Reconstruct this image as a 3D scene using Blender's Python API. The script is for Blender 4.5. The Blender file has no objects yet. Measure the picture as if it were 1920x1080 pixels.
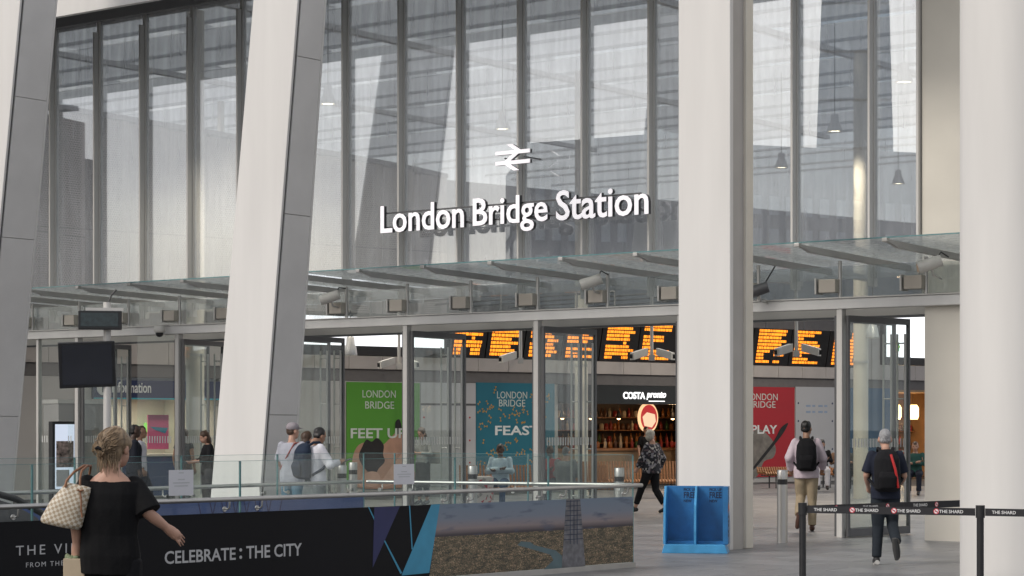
import bpy, bmesh, math, random
from mathutils import Vector, Matrix, noise
R = math.radians
random.seed(7)
scene = bpy.context.scene
col = scene.collection

# ---------------------------------------------------------------- camera
cam_d = bpy.data.cameras.new('camera'); cam = bpy.data.objects.new('camera', cam_d); col.objects.link(cam)
cam.location = (0, 0, 1.75); cam.rotation_euler = (R(90), 0, 0)
cam_d.lens = 75; cam_d.sensor_width = 36; cam_d.shift_y = 260/1920
cam_d.clip_end = 3000; cam_d.clip_start = 0.1
scene.camera = cam

# ---------------------------------------------------------------- sky, sun, exposure
SUN_AZ, SUN_EL = R(238), R(38)          # azimuth of the sun measured clockwise from +Y
world = bpy.data.worlds.new('World'); scene.world = world; world.use_nodes = True
nt = world.node_tree; N = nt.nodes; L = nt.links; N.clear()
out = N.new('ShaderNodeOutputWorld'); bg = N.new('ShaderNodeBackground')
sky = N.new('ShaderNodeTexSky'); sky.sky_type = 'NISHITA'; sky.sun_disc = False
sky.sun_elevation = SUN_EL; sky.sun_rotation = SUN_AZ; sky.air_density = 1.0; sky.dust_density = 3.0
hs = N.new('ShaderNodeHueSaturation'); hs.inputs['Saturation'].default_value = 0.62
tc = N.new('ShaderNodeTexCoord'); mp = N.new('ShaderNodeMapping'); mp.inputs['Scale'].default_value = (1.6, 1.6, 7.0)
nz = N.new('ShaderNodeTexNoise'); nz.inputs['Scale'].default_value = 2.2; nz.inputs['Detail'].default_value = 6
rp = N.new('ShaderNodeValToRGB'); rp.color_ramp.elements[0].position = .30; rp.color_ramp.elements[1].position = .62
mx = N.new('ShaderNodeMix'); mx.data_type = 'RGBA'
mx.inputs[7].default_value = (7.0, 6.9, 6.95, 1)
L.new(sky.outputs[0], hs.inputs['Color']); L.new(tc.outputs['Generated'], mp.inputs['Vector']); L.new(mp.outputs[0], nz.inputs['Vector'])
L.new(nz.outputs['Fac'], rp.inputs['Fac'])
mm = N.new('ShaderNodeMath'); mm.operation = 'MULTIPLY'; mm.inputs[1].default_value = .85
L.new(rp.outputs['Color'], mm.inputs[0]); L.new(mm.outputs[0], mx.inputs[0])
L.new(hs.outputs[0], mx.inputs[6]); L.new(mx.outputs[2], bg.inputs['Color']); bg.inputs['Strength'].default_value = 0.11
L.new(bg.outputs[0], out.inputs[0])
sun_d = bpy.data.lights.new('sun', 'SUN'); sun_d.energy = 1.1; sun_d.angle = R(14); sun_d.color = (1, .94, .86)
sun = bpy.data.objects.new('sun', sun_d); col.objects.link(sun)
sv = Vector((math.sin(SUN_AZ)*math.cos(SUN_EL), math.cos(SUN_AZ)*math.cos(SUN_EL), math.sin(SUN_EL)))
sun.rotation_euler = sv.to_track_quat('Z', 'Y').to_euler(); sun.location = (-20, -10, 40)
scene.view_settings.view_transform = 'Standard'; scene.view_settings.look = 'None'
scene.view_settings.exposure = 0.32; scene.view_settings.gamma = 1
scene.render.engine = 'CYCLES'
scene.cycles.transparent_max_bounces = 32; scene.cycles.max_bounces = 7; scene.cycles.diffuse_bounces = 4; scene.cycles.glossy_bounces = 3
scene.cycles.caustics_reflective = False; scene.cycles.caustics_refractive = False; scene.cycles.sample_clamp_indirect = 6
scene.cycles.use_denoising = True

# ---------------------------------------------------------------- helpers: frames
F_PX, HOR, EYE = 4000.0, 800.0, 1.75
class Fr:
    """a vertical plane family: origin (x,y), local x direction; local y = rotated +90 degrees"""
    def __init__(s, o, xd):
        s.o = Vector((o[0], o[1])); s.d = Vector(xd).normalized(); s.n = Vector((-s.d.y, s.d.x))
        s.rot = math.atan2(s.d.y, s.d.x)
    def pt(s, px, v=0):
        x = (px-960)/F_PX; D = s.n.dot(s.o)+v; Z = D/(s.n.x*x+s.n.y); return Vector((x*Z, Z))
    def u(s, px, v=0): return (s.pt(px, v)-s.o).dot(s.d)
    def z(s, px, py, v=0): return EYE-(py-HOR)*s.pt(px, v).y/F_PX
    def w(s, u, v, z=0): p = s.o+s.d*u+s.n*v; return Vector((p.x, p.y, z))
def at(px, Z, py=None):
    return Vector(((px-960)/F_PX*Z, Z, 0 if py is None else EYE-(py-HOR)*Z/F_PX))
FA = Fr((5.1322, 33.6538), (0.795987, -0.605313))       # the facade
FW = Fr((-4.4175, 57.0), (0.7747, 0.6324))               # the back wall of the concourse

# ---------------------------------------------------------------- helpers: objects
def tag(o, label=None, cat=None, group=None, kind=None):
    if label: o['label'] = label
    if cat: o['category'] = cat
    if group: o['group'] = group
    if kind: o['kind'] = kind
    return o
def thing(name, label, cat, loc=(0, 0, 0), rot=0, group=None):
    o = bpy.data.objects.new(name, None); col.objects.link(o); o.empty_display_size = .2
    o.location = loc; o.rotation_euler = (0, 0, rot)
    return tag(o, label, cat, group)
def frthing(name, label, cat, fr, u=0, v=0, z=0, group=None):
    return thing(name, label, cat, fr.w(u, v, z), fr.rot, group)
def link(name, me, m, parent=None, loc=None, rot=None):
    o = bpy.data.objects.new(name, me); col.objects.link(o)
    if m is not None and not me.materials: me.materials.append(m)
    if parent: o.parent = parent
    if loc is not None: o.location = loc
    if rot is not None: o.rotation_euler = rot
    return o
def copy_tree(o, parent=None):
    c = o.copy(); col.objects.link(c); c.parent = parent
    for ch in list(o.children): copy_tree(ch, c)
    return c

class MB:
    def __init__(s): s.v = []; s.f = []; s.sm = []
    def add(s, vs, fs, smooth=False):
        b = len(s.v); s.v += [tuple(v) for v in vs]; s.f += [tuple(b+i for i in f) for f in fs]; s.sm += [smooth]*len(fs); return s
    def box(s, x0, x1, y0, y1, z0, z1):
        return s.add([(x0,y0,z0),(x1,y0,z0),(x1,y1,z0),(x0,y1,z0),(x0,y0,z1),(x1,y0,z1),(x1,y1,z1),(x0,y1,z1)],
            [(0,3,2,1),(4,5,6,7),(0,1,5,4),(1,2,6,5),(2,3,7,6),(3,0,4,7)])
    def hexa(s, lo, hi):       # 4 lower and 4 upper corners, counter-clockwise from above
        return s.add(list(lo)+list(hi), [(0,3,2,1),(4,5,6,7),(0,1,5,4),(1,2,6,5),(2,3,7,6),(3,0,4,7)])
    def prism(s, poly, y0, y1):   # polygon in x,z extruded along y
        n = len(poly)
        vs = [(x, y0, z) for x, z in poly]+[(x, y1, z) for x, z in poly]
        area = sum(poly[i][0]*poly[(i+1)%n][1]-poly[(i+1)%n][0]*poly[i][1] for i in range(n))
        fs = [tuple(range(n)), tuple(range(2*n-1, n-1, -1))]+[(i, i+n, (i+1)%n+n, (i+1)%n) for i in range(n)]
        if area < 0: fs = [tuple(reversed(f)) for f in fs]
        return s.add(vs, fs)
    def tube(s, pts, r, n=10, cap=True, smooth=True):
        pts = [Vector(p) for p in pts]; rr = r if isinstance(r, (list, tuple)) else [r]*len(pts)
        vs = []; fs = []; prev = None
        for i, p in enumerate(pts):
            t = (pts[min(i+1, len(pts)-1)]-pts[max(i-1, 0)]).normalized()
            a = prev if prev is not None else (Vector((0, 0, 1)) if abs(t.z) < .9 else Vector((1, 0, 0)))
            a = (a-t*a.dot(t)).normalized(); prev = a; b = t.cross(a)
            for k in range(n):
                q = 2*math.pi*k/n; vs.append(p+(a*math.cos(q)+b*math.sin(q))*rr[i])
        for i in range(len(pts)-1):
            for k in range(n):
                fs.append((i*n+k, i*n+(k+1)%n, (i+1)*n+(k+1)%n, (i+1)*n+k))
        s.add(vs, fs, smooth)
        if cap:
            m = len(pts)
            s.add(vs[:n], [tuple(reversed(range(n)))]); s.add(vs[(m-1)*n:], [tuple(range(n))])
        return s
    def cyl(s, x, y, z0, z1, r, n=24, r2=None): return s.tube([(x, y, z0), (x, y, z1)], [r, r if r2 is None else r2], n)
    def lathe(s, prof, c=(0, 0, 0), n=20, axis='z'):
        vs = []; fs = []
        for r, h in prof:
            for k in range(n):
                q = 2*math.pi*k/n
                vs.append((c[0]+r*math.cos(q), c[1]+r*math.sin(q), c[2]+h) if axis == 'z' else (c[0]+r*math.cos(q), c[1]+h, c[2]+r*math.sin(q)))
        for i in range(len(prof)-1):
            for k in range(n):
                f = (i*n+k, i*n+(k+1)%n, (i+1)*n+(k+1)%n, (i+1)*n+k); fs.append(f if axis == 'z' else f[::-1])
        return s.add(vs, fs, True)
    def ball(s, c, rx, ry, rz, n=12):
        pr = []
        vs = []; fs = []; m = n//2+1
        for i in range(m+1):
            a = math.pi*i/m
            for k in range(n):
                q = 2*math.pi*k/n; vs.append((c[0]+rx*math.sin(a)*math.cos(q), c[1]+ry*math.sin(a)*math.sin(q), c[2]-rz*math.cos(a)))
        for i in range(m):
            for k in range(n): fs.append((i*n+k, i*n+(k+1)%n, (i+1)*n+(k+1)%n, (i+1)*n+k))
        return s.add(vs, fs, True)
    def mesh(s, name, bevel=0):
        me = bpy.data.meshes.new(name); me.from_pydata(s.v, [], s.f); me.polygons.foreach_set('use_smooth', s.sm); me.update()
        if bevel:
            bm = bmesh.new(); bm.from_mesh(me); bmesh.ops.remove_doubles(bm, verts=bm.verts, dist=1e-5)
            bmesh.ops.bevel(bm, geom=[e for e in bm.edges if e.calc_face_angle(0) > .5], offset=bevel, segments=2, affect='EDGES', profile=.5)
            bm.to_mesh(me); bm.free()
        return me
    def build(s, name, m, parent=None, bevel=0, loc=None, rot=None): return link(name, s.mesh(name, bevel), m, parent, loc, rot)

TS = bpy.data.scenes.new('workshop')          # an empty scene in which shapes are evaluated quickly; removed at the end
def ts_eval():
    vl = TS.view_layers[0]; vl.update(); return vl.depsgraph
def text_mesh(txt, w, h, depth=.004, bold=0, spacing=1, shear=0, keep=False):
    """lettering in the local x,z plane facing -y, fitted to width w and height h, origin at lower left"""
    cu = bpy.data.curves.new('lettering', 'FONT'); cu.body = txt; cu.size = 1; cu.extrude = .02; cu.offset = bold
    cu.space_character = spacing; cu.shear = shear; cu.resolution_u = 3
    o = bpy.data.objects.new('lettering', cu); TS.collection.objects.link(o); dg = ts_eval()
    me = bpy.data.meshes.new_from_object(o.evaluated_get(dg)); bpy.data.objects.remove(o); bpy.data.curves.remove(cu)
    xs = [v.co.x for v in me.vertices]; ys = [v.co.y for v in me.vertices]; zs = [v.co.z for v in me.vertices]
    x0, x1, y0, y1 = min(xs), max(xs), min(ys), max(ys)
    for v in me.vertices:
        x, y, z = v.co
        v.co = ((x-x0)/(x1-x0)*w, -depth if z > 0 else 0, (y-y0)/(y1-y0)*h)
    me.materials.clear(); me.update()
    return me
def letters(me):
    """split a line of lettering into one mesh per character (loose pieces that overlap in x stay together)"""
    bm = bmesh.new(); bm.from_mesh(me); bmesh.ops.remove_doubles(bm, verts=bm.verts, dist=1e-6); seen = set(); comps = []
    for f in bm.faces:
        if f.index in seen: continue
        stack = [f]; seen.add(f.index); comp = []
        while stack:
            q = stack.pop(); comp.append(q)
            for v in q.verts:
                for g in v.link_faces:
                    if g.index not in seen: seen.add(g.index); stack.append(g)
        xs = [v.co.x for q in comp for v in q.verts]; comps.append([min(xs), max(xs), comp])
    comps.sort(key=lambda c: c[0]); groups = []
    for c in comps:
        if groups and c[0] < groups[-1][1]-.25*min(c[1]-c[0], groups[-1][1]-groups[-1][0]): groups[-1][2] += c[2]; groups[-1][1] = max(groups[-1][1], c[1])
        else: groups.append(c)
    res = []
    for a, b, fs in groups:
        idx = {}; vs = []; out_f = []
        for f in fs:
            for v in f.verts:
                if v not in idx: idx[v] = len(vs); vs.append(tuple(v.co))
            out_f.append(tuple(idx[v] for v in f.verts))
        m2 = bpy.data.meshes.new('letter'); m2.from_pydata(vs, [], out_f); res.append(m2)
    bm.free(); return res
def lettering(txt, w, h, m, parent, loc, depth=.004, bold=0, spacing=1, shear=0, name='letter', split=True):
    me = text_mesh(txt, w, h, depth, bold, spacing, shear)
    if not split: return link('lettering', me, m, parent, loc)
    return [link(name, q, m, parent, loc) for q in letters(me)]
# ---------------------------------------------------------------- materials
MATS = {}
def mat(name, c, rough=.6, metal=0, var=.08, scale=6, bump=0, bscale=60, spec=.5, coat=0, stretch=None):
    if name in MATS: return MATS[name]
    m = bpy.data.materials.new(name); m.use_nodes = True; t = m.node_tree; p = t.nodes['Principled BSDF']
    p.inputs['Roughness'].default_value = rough; p.inputs['Metallic'].default_value = metal
    p.inputs['Specular IOR Level'].default_value = spec; p.inputs['Coat Weight'].default_value = coat
    tcn = t.nodes.new('ShaderNodeTexCoord'); mpn = t.nodes.new('ShaderNodeMapping')
    if stretch: mpn.inputs['Scale'].default_value = stretch
    t.links.new(tcn.outputs['Object'], mpn.inputs[0])
    n1 = t.nodes.new('ShaderNodeTexNoise'); n1.inputs['Scale'].default_value = scale; n1.inputs['Detail'].default_value = 5
    t.links.new(mpn.outputs[0], n1.inputs['Vector'])
    r = t.nodes.new('ShaderNodeValToRGB'); e = r.color_ramp.elements
    e[0].position = .3; e[1].position = .7
    e[0].color = tuple(max(0, x*(1-var)) for x in c)+(1,); e[1].color = tuple(min(1, x*(1+var)) for x in c)+(1,)
    t.links.new(n1.outputs['Fac'], r.inputs[0]); t.links.new(r.outputs[0], p.inputs['Base Color'])
    rm = t.nodes.new('ShaderNodeMapRange'); rm.inputs[3].default_value = max(.02, rough-.07); rm.inputs[4].default_value = min(1, rough+.07)
    t.links.new(n1.outputs['Fac'], rm.inputs[0]); t.links.new(rm.outputs[0], p.inputs['Roughness'])
    if bump:
        n2 = t.nodes.new('ShaderNodeTexNoise'); n2.inputs['Scale'].default_value = bscale; n2.inputs['Detail'].default_value = 4
        b = t.nodes.new('ShaderNodeBump'); b.inputs['Strength'].default_value = bump; b.inputs['Distance'].default_value = .01
        t.links.new(mpn.outputs[0], n2.inputs['Vector']); t.links.new(n2.outputs['Fac'], b.inputs['Height']); t.links.new(b.outputs[0], p.inputs['Normal'])
    MATS[name] = m; return m
def emit(name, c, strength, base=(.02, .02, .02)):
    if name in MATS: return MATS[name]
    m = bpy.data.materials.new(name); m.use_nodes = True; p = m.node_tree.nodes['Principled BSDF']
    p.inputs['Base Color'].default_value = base+(1,); p.inputs['Emission Color'].default_value = c+(1,); p.inputs['Emission Strength'].default_value = strength
    MATS[name] = m; return m
def glass(name, tint=(.93, .96, .95), refl=.04, rough=.0, edge=.6, haze=0, hazec=(.75, .78, .78)):
    """thin clear pane: straight-through transmission, a mirror part that grows at grazing angles, an optional milky film"""
    if name in MATS: return MATS[name]
    m = bpy.data.materials.new(name); m.use_nodes = True; t = m.node_tree; t.nodes.clear()
    o = t.nodes.new('ShaderNodeOutputMaterial'); tr = t.nodes.new('ShaderNodeBsdfTransparent'); g = t.nodes.new('ShaderNodeBsdfGlossy')
    tr.inputs[0].default_value = tint+(1,); g.inputs['Roughness'].default_value = rough; g.inputs['Color'].default_value = (.95, .97, 1, 1)
    lw = t.nodes.new('ShaderNodeLayerWeight'); lw.inputs[0].default_value = .5
    pw = t.nodes.new('ShaderNodeMath'); pw.operation = 'POWER'; pw.inputs[1].default_value = 4; t.links.new(lw.outputs['Facing'], pw.inputs[0])
    mr = t.nodes.new('ShaderNodeMapRange'); mr.inputs[3].default_value = refl; mr.inputs[4].default_value = edge
    t.links.new(pw.outputs[0], mr.inputs[0])
    src = tr.outputs[0]
    if haze:
        df = t.nodes.new('ShaderNodeBsdfDiffuse'); df.inputs[0].default_value = hazec+(1,)
        tl = t.nodes.new('ShaderNodeBsdfTranslucent'); tl.inputs[0].default_value = hazec+(1,)
        h1 = t.nodes.new('ShaderNodeMixShader'); h1.inputs[0].default_value = .6; t.links.new(df.outputs[0], h1.inputs[1]); t.links.new(tl.outputs[0], h1.inputs[2])
        tcn = t.nodes.new('ShaderNodeTexCoord'); mpn = t.nodes.new('ShaderNodeMapping'); mpn.inputs['Scale'].default_value = (3, 3, .35)
        nn = t.nodes.new('ShaderNodeTexNoise'); nn.inputs['Scale'].default_value = 2.5; nn.inputs['Detail'].default_value = 4
        t.links.new(tcn.outputs['Object'], mpn.inputs[0]); t.links.new(mpn.outputs[0], nn.inputs['Vector'])
        hr = t.nodes.new('ShaderNodeMapRange'); hr.inputs[1].default_value = .3; hr.inputs[2].default_value = .75; hr.inputs[3].default_value = haze*.55; hr.inputs[4].default_value = haze*1.35
        t.links.new(nn.outputs['Fac'], hr.inputs[0])
        h2 = t.nodes.new('ShaderNodeMixShader'); t.links.new(hr.outputs[0], h2.inputs[0]); t.links.new(src, h2.inputs[1]); t.links.new(h1.outputs[0], h2.inputs[2]); src = h2.outputs[0]
    mixs = t.nodes.new('ShaderNodeMixShader'); t.links.new(mr.outputs[0], mixs.inputs[0])
    t.links.new(src, mixs.inputs[1]); t.links.new(g.outputs[0], mixs.inputs[2]); t.links.new(mixs.outputs[0], o.inputs[0])
    MATS[name] = m; return m
def perforated(name, c):
    m = mat(name, c, .55, 0, .06, 1.5)
    t = m.node_tree; p = t.nodes['Principled BSDF']
    src = p.inputs['Base Color'].links[0].from_socket
    tcn = t.nodes.new('ShaderNodeTexCoord'); sx = t.nodes.new('ShaderNodeSeparateXYZ'); t.links.new(tcn.outputs['Object'], sx.inputs[0])
    def M(op, a, b=None, c_=None):
        k = t.nodes.new('ShaderNodeMath'); k.operation = op
        for i, q in enumerate((a, b, c_)):
            if q is None: continue
            if isinstance(q, (int, float)): k.inputs[i].default_value = q
            else: t.links.new(q, k.inputs[i])
        return k.outputs[0]
    S = .065
    fz = M('DIVIDE', sx.outputs[2], S*.866); row = M('FLOOR', fz); odd = M('MULTIPLY', M('MODULO', M('ABSOLUTE', row), 2), .5)
    fx = M('ADD', M('DIVIDE', sx.outputs[0], S), odd)
    dx = M('SUBTRACT', M('FRACT', fx), .5); dz = M('MULTIPLY', M('SUBTRACT', M('FRACT', fz), .5), .866)
    rr = M('SQRT', M('ADD', M('MULTIPLY', dx, dx), M('MULTIPLY', dz, dz)))
    hole = M('LESS_THAN', rr, .26)
    # only the middle of each panel is punched
    ax = M('ABSOLUTE', sx.outputs[0]); inside = M('LESS_THAN', ax, .33)
    az = M('ABSOLUTE', sx.outputs[2]); inz = M('LESS_THAN', az, t.nodes.new('ShaderNodeValue').outputs[0])
    val = [q for q in t.nodes if q.type == 'VALUE'][0]; val.outputs[0].default_value = 50
    fac = M('MULTIPLY', hole, M('MULTIPLY', inside, inz))
    mxn = t.nodes.new('ShaderNodeMix'); mxn.data_type = 'RGBA'; mxn.inputs[7].default_value = (.05, .045, .045, 1)
    t.links.new(fac, mxn.inputs[0]); t.links.new(src, mxn.inputs[6]); t.links.new(mxn.outputs[2], p.inputs['Base Color'])
    return m

WHITE = mat('white_paint', (.72, .705, .685), .55, 0, .055, 2.2, .05, 30, stretch=(1, 1, .12))
CREAM = mat('cream_paint', (.70, .66, .58), .45, 0, .04, 1.5)
GREYP = mat('grey_paint', (.30, .30, .31), .45, 0, .05, 2)
ALU = mat('anodised_aluminium', (.60, .585, .56), .38, .3, .06, 3, stretch=(1, 1, .15))
DARKM = mat('dark_grey_metal', (.13, .13, .135), .4, .5, .08, 4)
STEEL = mat('brushed_steel', (.50, .49, .475), .40, .95, .08, 5, .03, 120, stretch=(1, 1, .05))
BLACK = mat('black_plastic', (.018, .018, .02), .38, 0, .15, 8)
GLASS = glass('window_glass', (.95, .97, .97), .24, 0, .9, .30, (.86, .88, .92))
CGLASS = glass('canopy_glass', (.90, .93, .93), .06, .02, .5, .5, (.88, .91, .91))
DGLASS = glass('door_glass', (.95, .97, .96), .025, 0, .45, .02)
BGLASS = glass('balustrade_glass', (.965, .985, .98), .025, 0, .45, .012)
EDGE = mat('green_glass_edge', (.13, .26, .27), .15, 0, .1, 9)
PRINTW = mat('white_print', (.78, .78, .78), .5, 0, .02)
# ================================================================ the setting
GROUND = mat('granite_paving', (.20, .20, .205), .42, 0, .16, 3.0, .06, 90)
JOINT = mat('paving_joint', (.05, .05, .05), .8, 0, .1, 8)
g = MB().box(-900, 900, -900, 900, -.5, -.012).build('ground', JOINT); tag(g, kind='structure')
SLABS = [mat('granite_slab_%s' % k, c, .40, 0, .14, 2.2, .06, 90) for k, c in (('mid', (.19, .19, .195)), ('pale', (.225, .225, .23)), ('dark', (.165, .167, .175)))]
# paving slabs where the floor is in view, laid parallel to the facade
slab_me = [MB().box(-.592, .592, -.292, .292, -.02, 0).mesh('paving_slab', .004) for k in range(3)]
for k in range(3): slab_me[k].materials.append(SLABS[k])
cnt = 0
far = []
for j in range(-22, 46):
    for i in range(-14, 18):
        u = i*1.2+(.6 if j % 2 else 0); v = j*.6
        p = FA.w(u, v)
        if p.y < 20: continue
        px = 960+F_PX*p.x/p.y; py = HOR+F_PX*1.75/p.y
        if 1120 < px < 1900 and py > 925 and cnt < 300 and py < 1110:
            o = bpy.data.objects.new('paving_slab', slab_me[random.choice((0, 0, 1, 2))]); col.objects.link(o)
            o.parent = g; o.location = p; o.rotation_euler = (0, 0, FA.rot); cnt += 1
        elif p.length < 75: far.append((u, v))
for k in range(3):
    mb = MB()
    for (u, v) in far[k::3]:
        mb.box(u-.592, u+.592, v-.292, v+.292, -.02, 0)
    o = mb.build('paving_field', SLABS[k], g); o.location = (FA.o.x, FA.o.y, 0); o.rotation_euler = (0, 0, FA.rot); o['kind'] = 'stuff'

# ---------------------------------------------------------------- station building (local x along the facade, y into the station)
st = frthing('station_building', 'glass fronted station hall with tall mullions, white beam and sloping glass canopy', 'station', FA)
M0, MS, UPV = -21.22, 1.474, 2.3
U0, U1 = -27.2, .29
HEAD = 10.75
mull = MB(); mull.box(-.035, .035, -.02, .11, 4.1, HEAD); mull.box(-.022, .022, -.15, -.02, 4.1, HEAD-.25)
mull_me = mull.mesh('mullion', .006)
pane_me = MB().box(-.70, .70, -.012, .012, 4.25, HEAD).mesh('glass_pane')
k = -4; us = []
while M0+k*MS < U1-.2:
    us.append(M0+k*MS); k += 1
us.append(U1+.02)
for a in us: link('mullion', mull_me, ALU, st, (a, UPV, 0))
for a, b in zip(us[:-1], us[1:]):
    if b-a > 1.2: link('glass_pane', pane_me, GLASS, st, ((a+b)/2, UPV+.05, 0))
    else: MB().box(a+.035, b-.035, UPV+.038, UPV+.062, 4.25, HEAD).build('glass_pane', GLASS, st)
# opaque wall bay at the right end, upper and lower
MB().box(U1+.06, 9, UPV-.06, UPV+.3, 3.95, 13).build('end_wall', CREAM, st)
MB().box(1.48, 9, .06, .5, -.01, 3.6).build('end_wall', CREAM, st)
# head beam, lintel, sill over the doors
MB().box(-30, U1, UPV-.1, UPV+.35, HEAD, HEAD+.5).build('head_beam', GREYP, st)
MB().box(-30, 9, UPV-.12, UPV+.3, 3.58, 3.93).build('lintel', mat('beige_lintel', (.58, .54, .51), .5, 0, .05, 2), st)
MB().box(-30, 9, UPV-.16, UPV-.122, 3.56, 3.6).build('lintel_trim', DARKM, st)
bm_ = MB().box(-30, 9, -.09, .09, 3.60, 3.76).build('beam', WHITE, st, .012)
MB().box(-30, 9, -.11, .11, 3.765, 3.785).build('beam_cap', ALU, st)
# door posts, struts, bracket boxes, ribs, canopy glass
POSTS = [.07-2.975*k for k in range(9)]
post_me = MB().box(-.05, .05, -.07, .07, 0, 3.60).mesh('post', .008)
post2 = MB().box(-.035, .035, -.05, .05, 0, 3.598).mesh('post', .006)
for q, a in enumerate(POSTS): link('post', post_me, ALU, st, (a, 0, 0))
STR = [.06-1.4825*k for k in range(-6, 19)]
strut_me = MB().tube([(0, 0, 3.78), (0, 0, 4.36)], .03, 12).mesh('strut')
box_mb = MB(); box_mb.box(-.30, 0, -.16, .06, 3.86, 4.07); box_me = box_mb.mesh('bracket_box', .008)
fin_me = MB().box(-.365, -.335, -.17, .07, 3.84, 4.09).mesh('bracket_fin', .004)
rib = MB(); rib.prism([(-1.33, 4.50), (-1.30, 4.53), (4.0, 4.40), (4.0, 4.29), (-1.0, 4.425), (-1.16, 4.47)], -.03, .03)
# prism runs along y; turn the profile so that its first axis lies along local y
rib_me = bpy.data.meshes.new('rib'); rib_me.from_pydata([(y, x, z) for x, y, z in rib.v], [], [tuple(reversed(f)) for f in rib.f])
tip_me = MB().box(-.045, .045, -1.40, -1.32, 4.49, 4.55).mesh('rib_tip', .008)
RIBM = mat('rib_grey', (.48, .47, .46), .45, .1, .06, 3)
BOXM = mat('bracket_metal', (.46, .42, .37), .38, .5, .05, 3)
for a in STR:
    if a > 6: continue
    link('strut', strut_me, STEEL, st, (a, -.02, 0))
    bx_ = link('bracket_box', box_me, BOXM, st, (a, -.02, 0)); link('bracket_fin', fin_me, ALU, bx_)
    link('rib', rib_me, RIBM, st, (a, 0, 0)); link('rib_tip', tip_me, STEEL, st, (a, 0, 0))
cg = MB(); cg.hexa([(-.737, -1.36, 4.548), (.737, -1.36, 4.548), (.737, 2.15, 4.462), (-.737, 2.15, 4.462)], [(-.737, -1.36, 4.566), (.737, -1.36, 4.566), (.737, 2.15, 4.48), (-.737, 2.15, 4.48)])
cg_me = cg.mesh('canopy_pane'); ce_me = MB().box(-.737, .737, -1.366, -1.361, 4.548, 4.567).mesh('pane_edge')
cl_me = MB().box(-.735, .735, .05, .062, 3.80, 4.28).mesh('clerestory_pane')
CLG = glass('clerestory_glass', (.90, .93, .93), .05, .02, .5, .22)
for a in STR:
    if a > 6: continue
    o = link('canopy_pane', cg_me, CGLASS, st, (a-.741, 0, 0)); link('pane_edge', ce_me, EDGE, o)
    link('clerestory_pane', cl_me, CLG, st, (a-.741, 0, 0))
# door leaves standing open at every post
def leaf(post_u, side, px_end, L_=1.66):
    """a glazed leaf hinged beside a post; swung in until its free edge appears at px_end"""
    hu = post_u+side*.10
    best = None
    for k in range(400):
        a = R(55)+R(70)*k/400
        p = FA.w(hu+L_*math.cos(a), L_*math.sin(a)); px = 960+F_PX*p.x/p.y
        if best is None or abs(px-px_end) < best[0]: best = (abs(px-px_end), a)
    a = best[1]
    d = bpy.data.objects.new('door', None); col.objects.link(d); d.parent = st; d.location = (hu, 0, 0); d.rotation_euler = (0, 0, a)
    fr = MB(); fr.box(0, .05, -.025, .025, .02, 3.5); fr.box(L_-.05, L_, -.025, .025, .02, 3.5)
    fr.box(.05, L_-.05, -.025, .025, 3.40, 3.5); fr.box(.05, L_-.05, -.025, .025, .02, .14)
    link('door_frame', fr.mesh('door_frame', .004), DARKM, d)
    MB().box(.05, L_-.05, -.006, .006, .14, 3.40).build('door_glass', DGLASS, d)
    for sgn in (-1, 1):
        h = MB(); h.tube([(L_-.22, sgn*.075, .35), (L_-.22, sgn*.075, 3.25)], .019, 10)
        for z in (.5, 1.35, 2.2, 3.1): h.tube([(L_-.22, sgn*.005, z), (L_-.22, sgn*.075, z)], .012, 8)
        h.build('pull_handle', STEEL, d)
    mk = MB()                                                     # the row of manifestation dashes
    for k in range(18): mk.box(.12+k*.08, .15+k*.08, -.009, -.0065, 1.42, 1.56)
    mk.build('glass_marking', mat('frosted_marking', (.62, .63, .62), .7), d)
    return d
ends = {0: 1705, 1: 1392, 2: 1117, 3: 872, 4: 645, 5: 418, 6: 245}
for i, e in ends.items():
    leaf(POSTS[i], 1, e); leaf(POSTS[i], -1, e-27)
# fixed side lights and markings at the left end
for i in (5, 6, 7):
    a = POSTS[i]
    if i == 6: link('post', post2, ALU, st, (a+.9, 0, 0)); link('post', post2, ALU, st, (a-1.25, 0, 0))
    MB().box(a-1.2, a-.16, -.006, .006, .05, 3.58).build('side_pane', DGLASS, st)
    mk = MB()
    for k in range(13): mk.box(a-1.15+k*.075, a-1.12+k*.075, -.010, -.0075, 1.42, 1.56)
    mk.build('glass_marking', MATS['frosted_marking'], st)
# interior round columns
for px, Z, r in ((366, 47, .20), (1090, 55, .17), (1614, 52, .18), (414, 60, .1)):
    p = at(px, Z); q = Vector((p.x-FA.o.x, p.y-FA.o.y)); uu, vv = q.dot(FA.d), q.dot(FA.n)
    c = MB().cyl(uu, vv, 0, 10.9, r, 28).build('interior_column', CREAM, st)
    MB().cyl(uu, vv, 3.3, 3.36, r+.012, 28).build('column_band', ALU, c)
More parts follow.
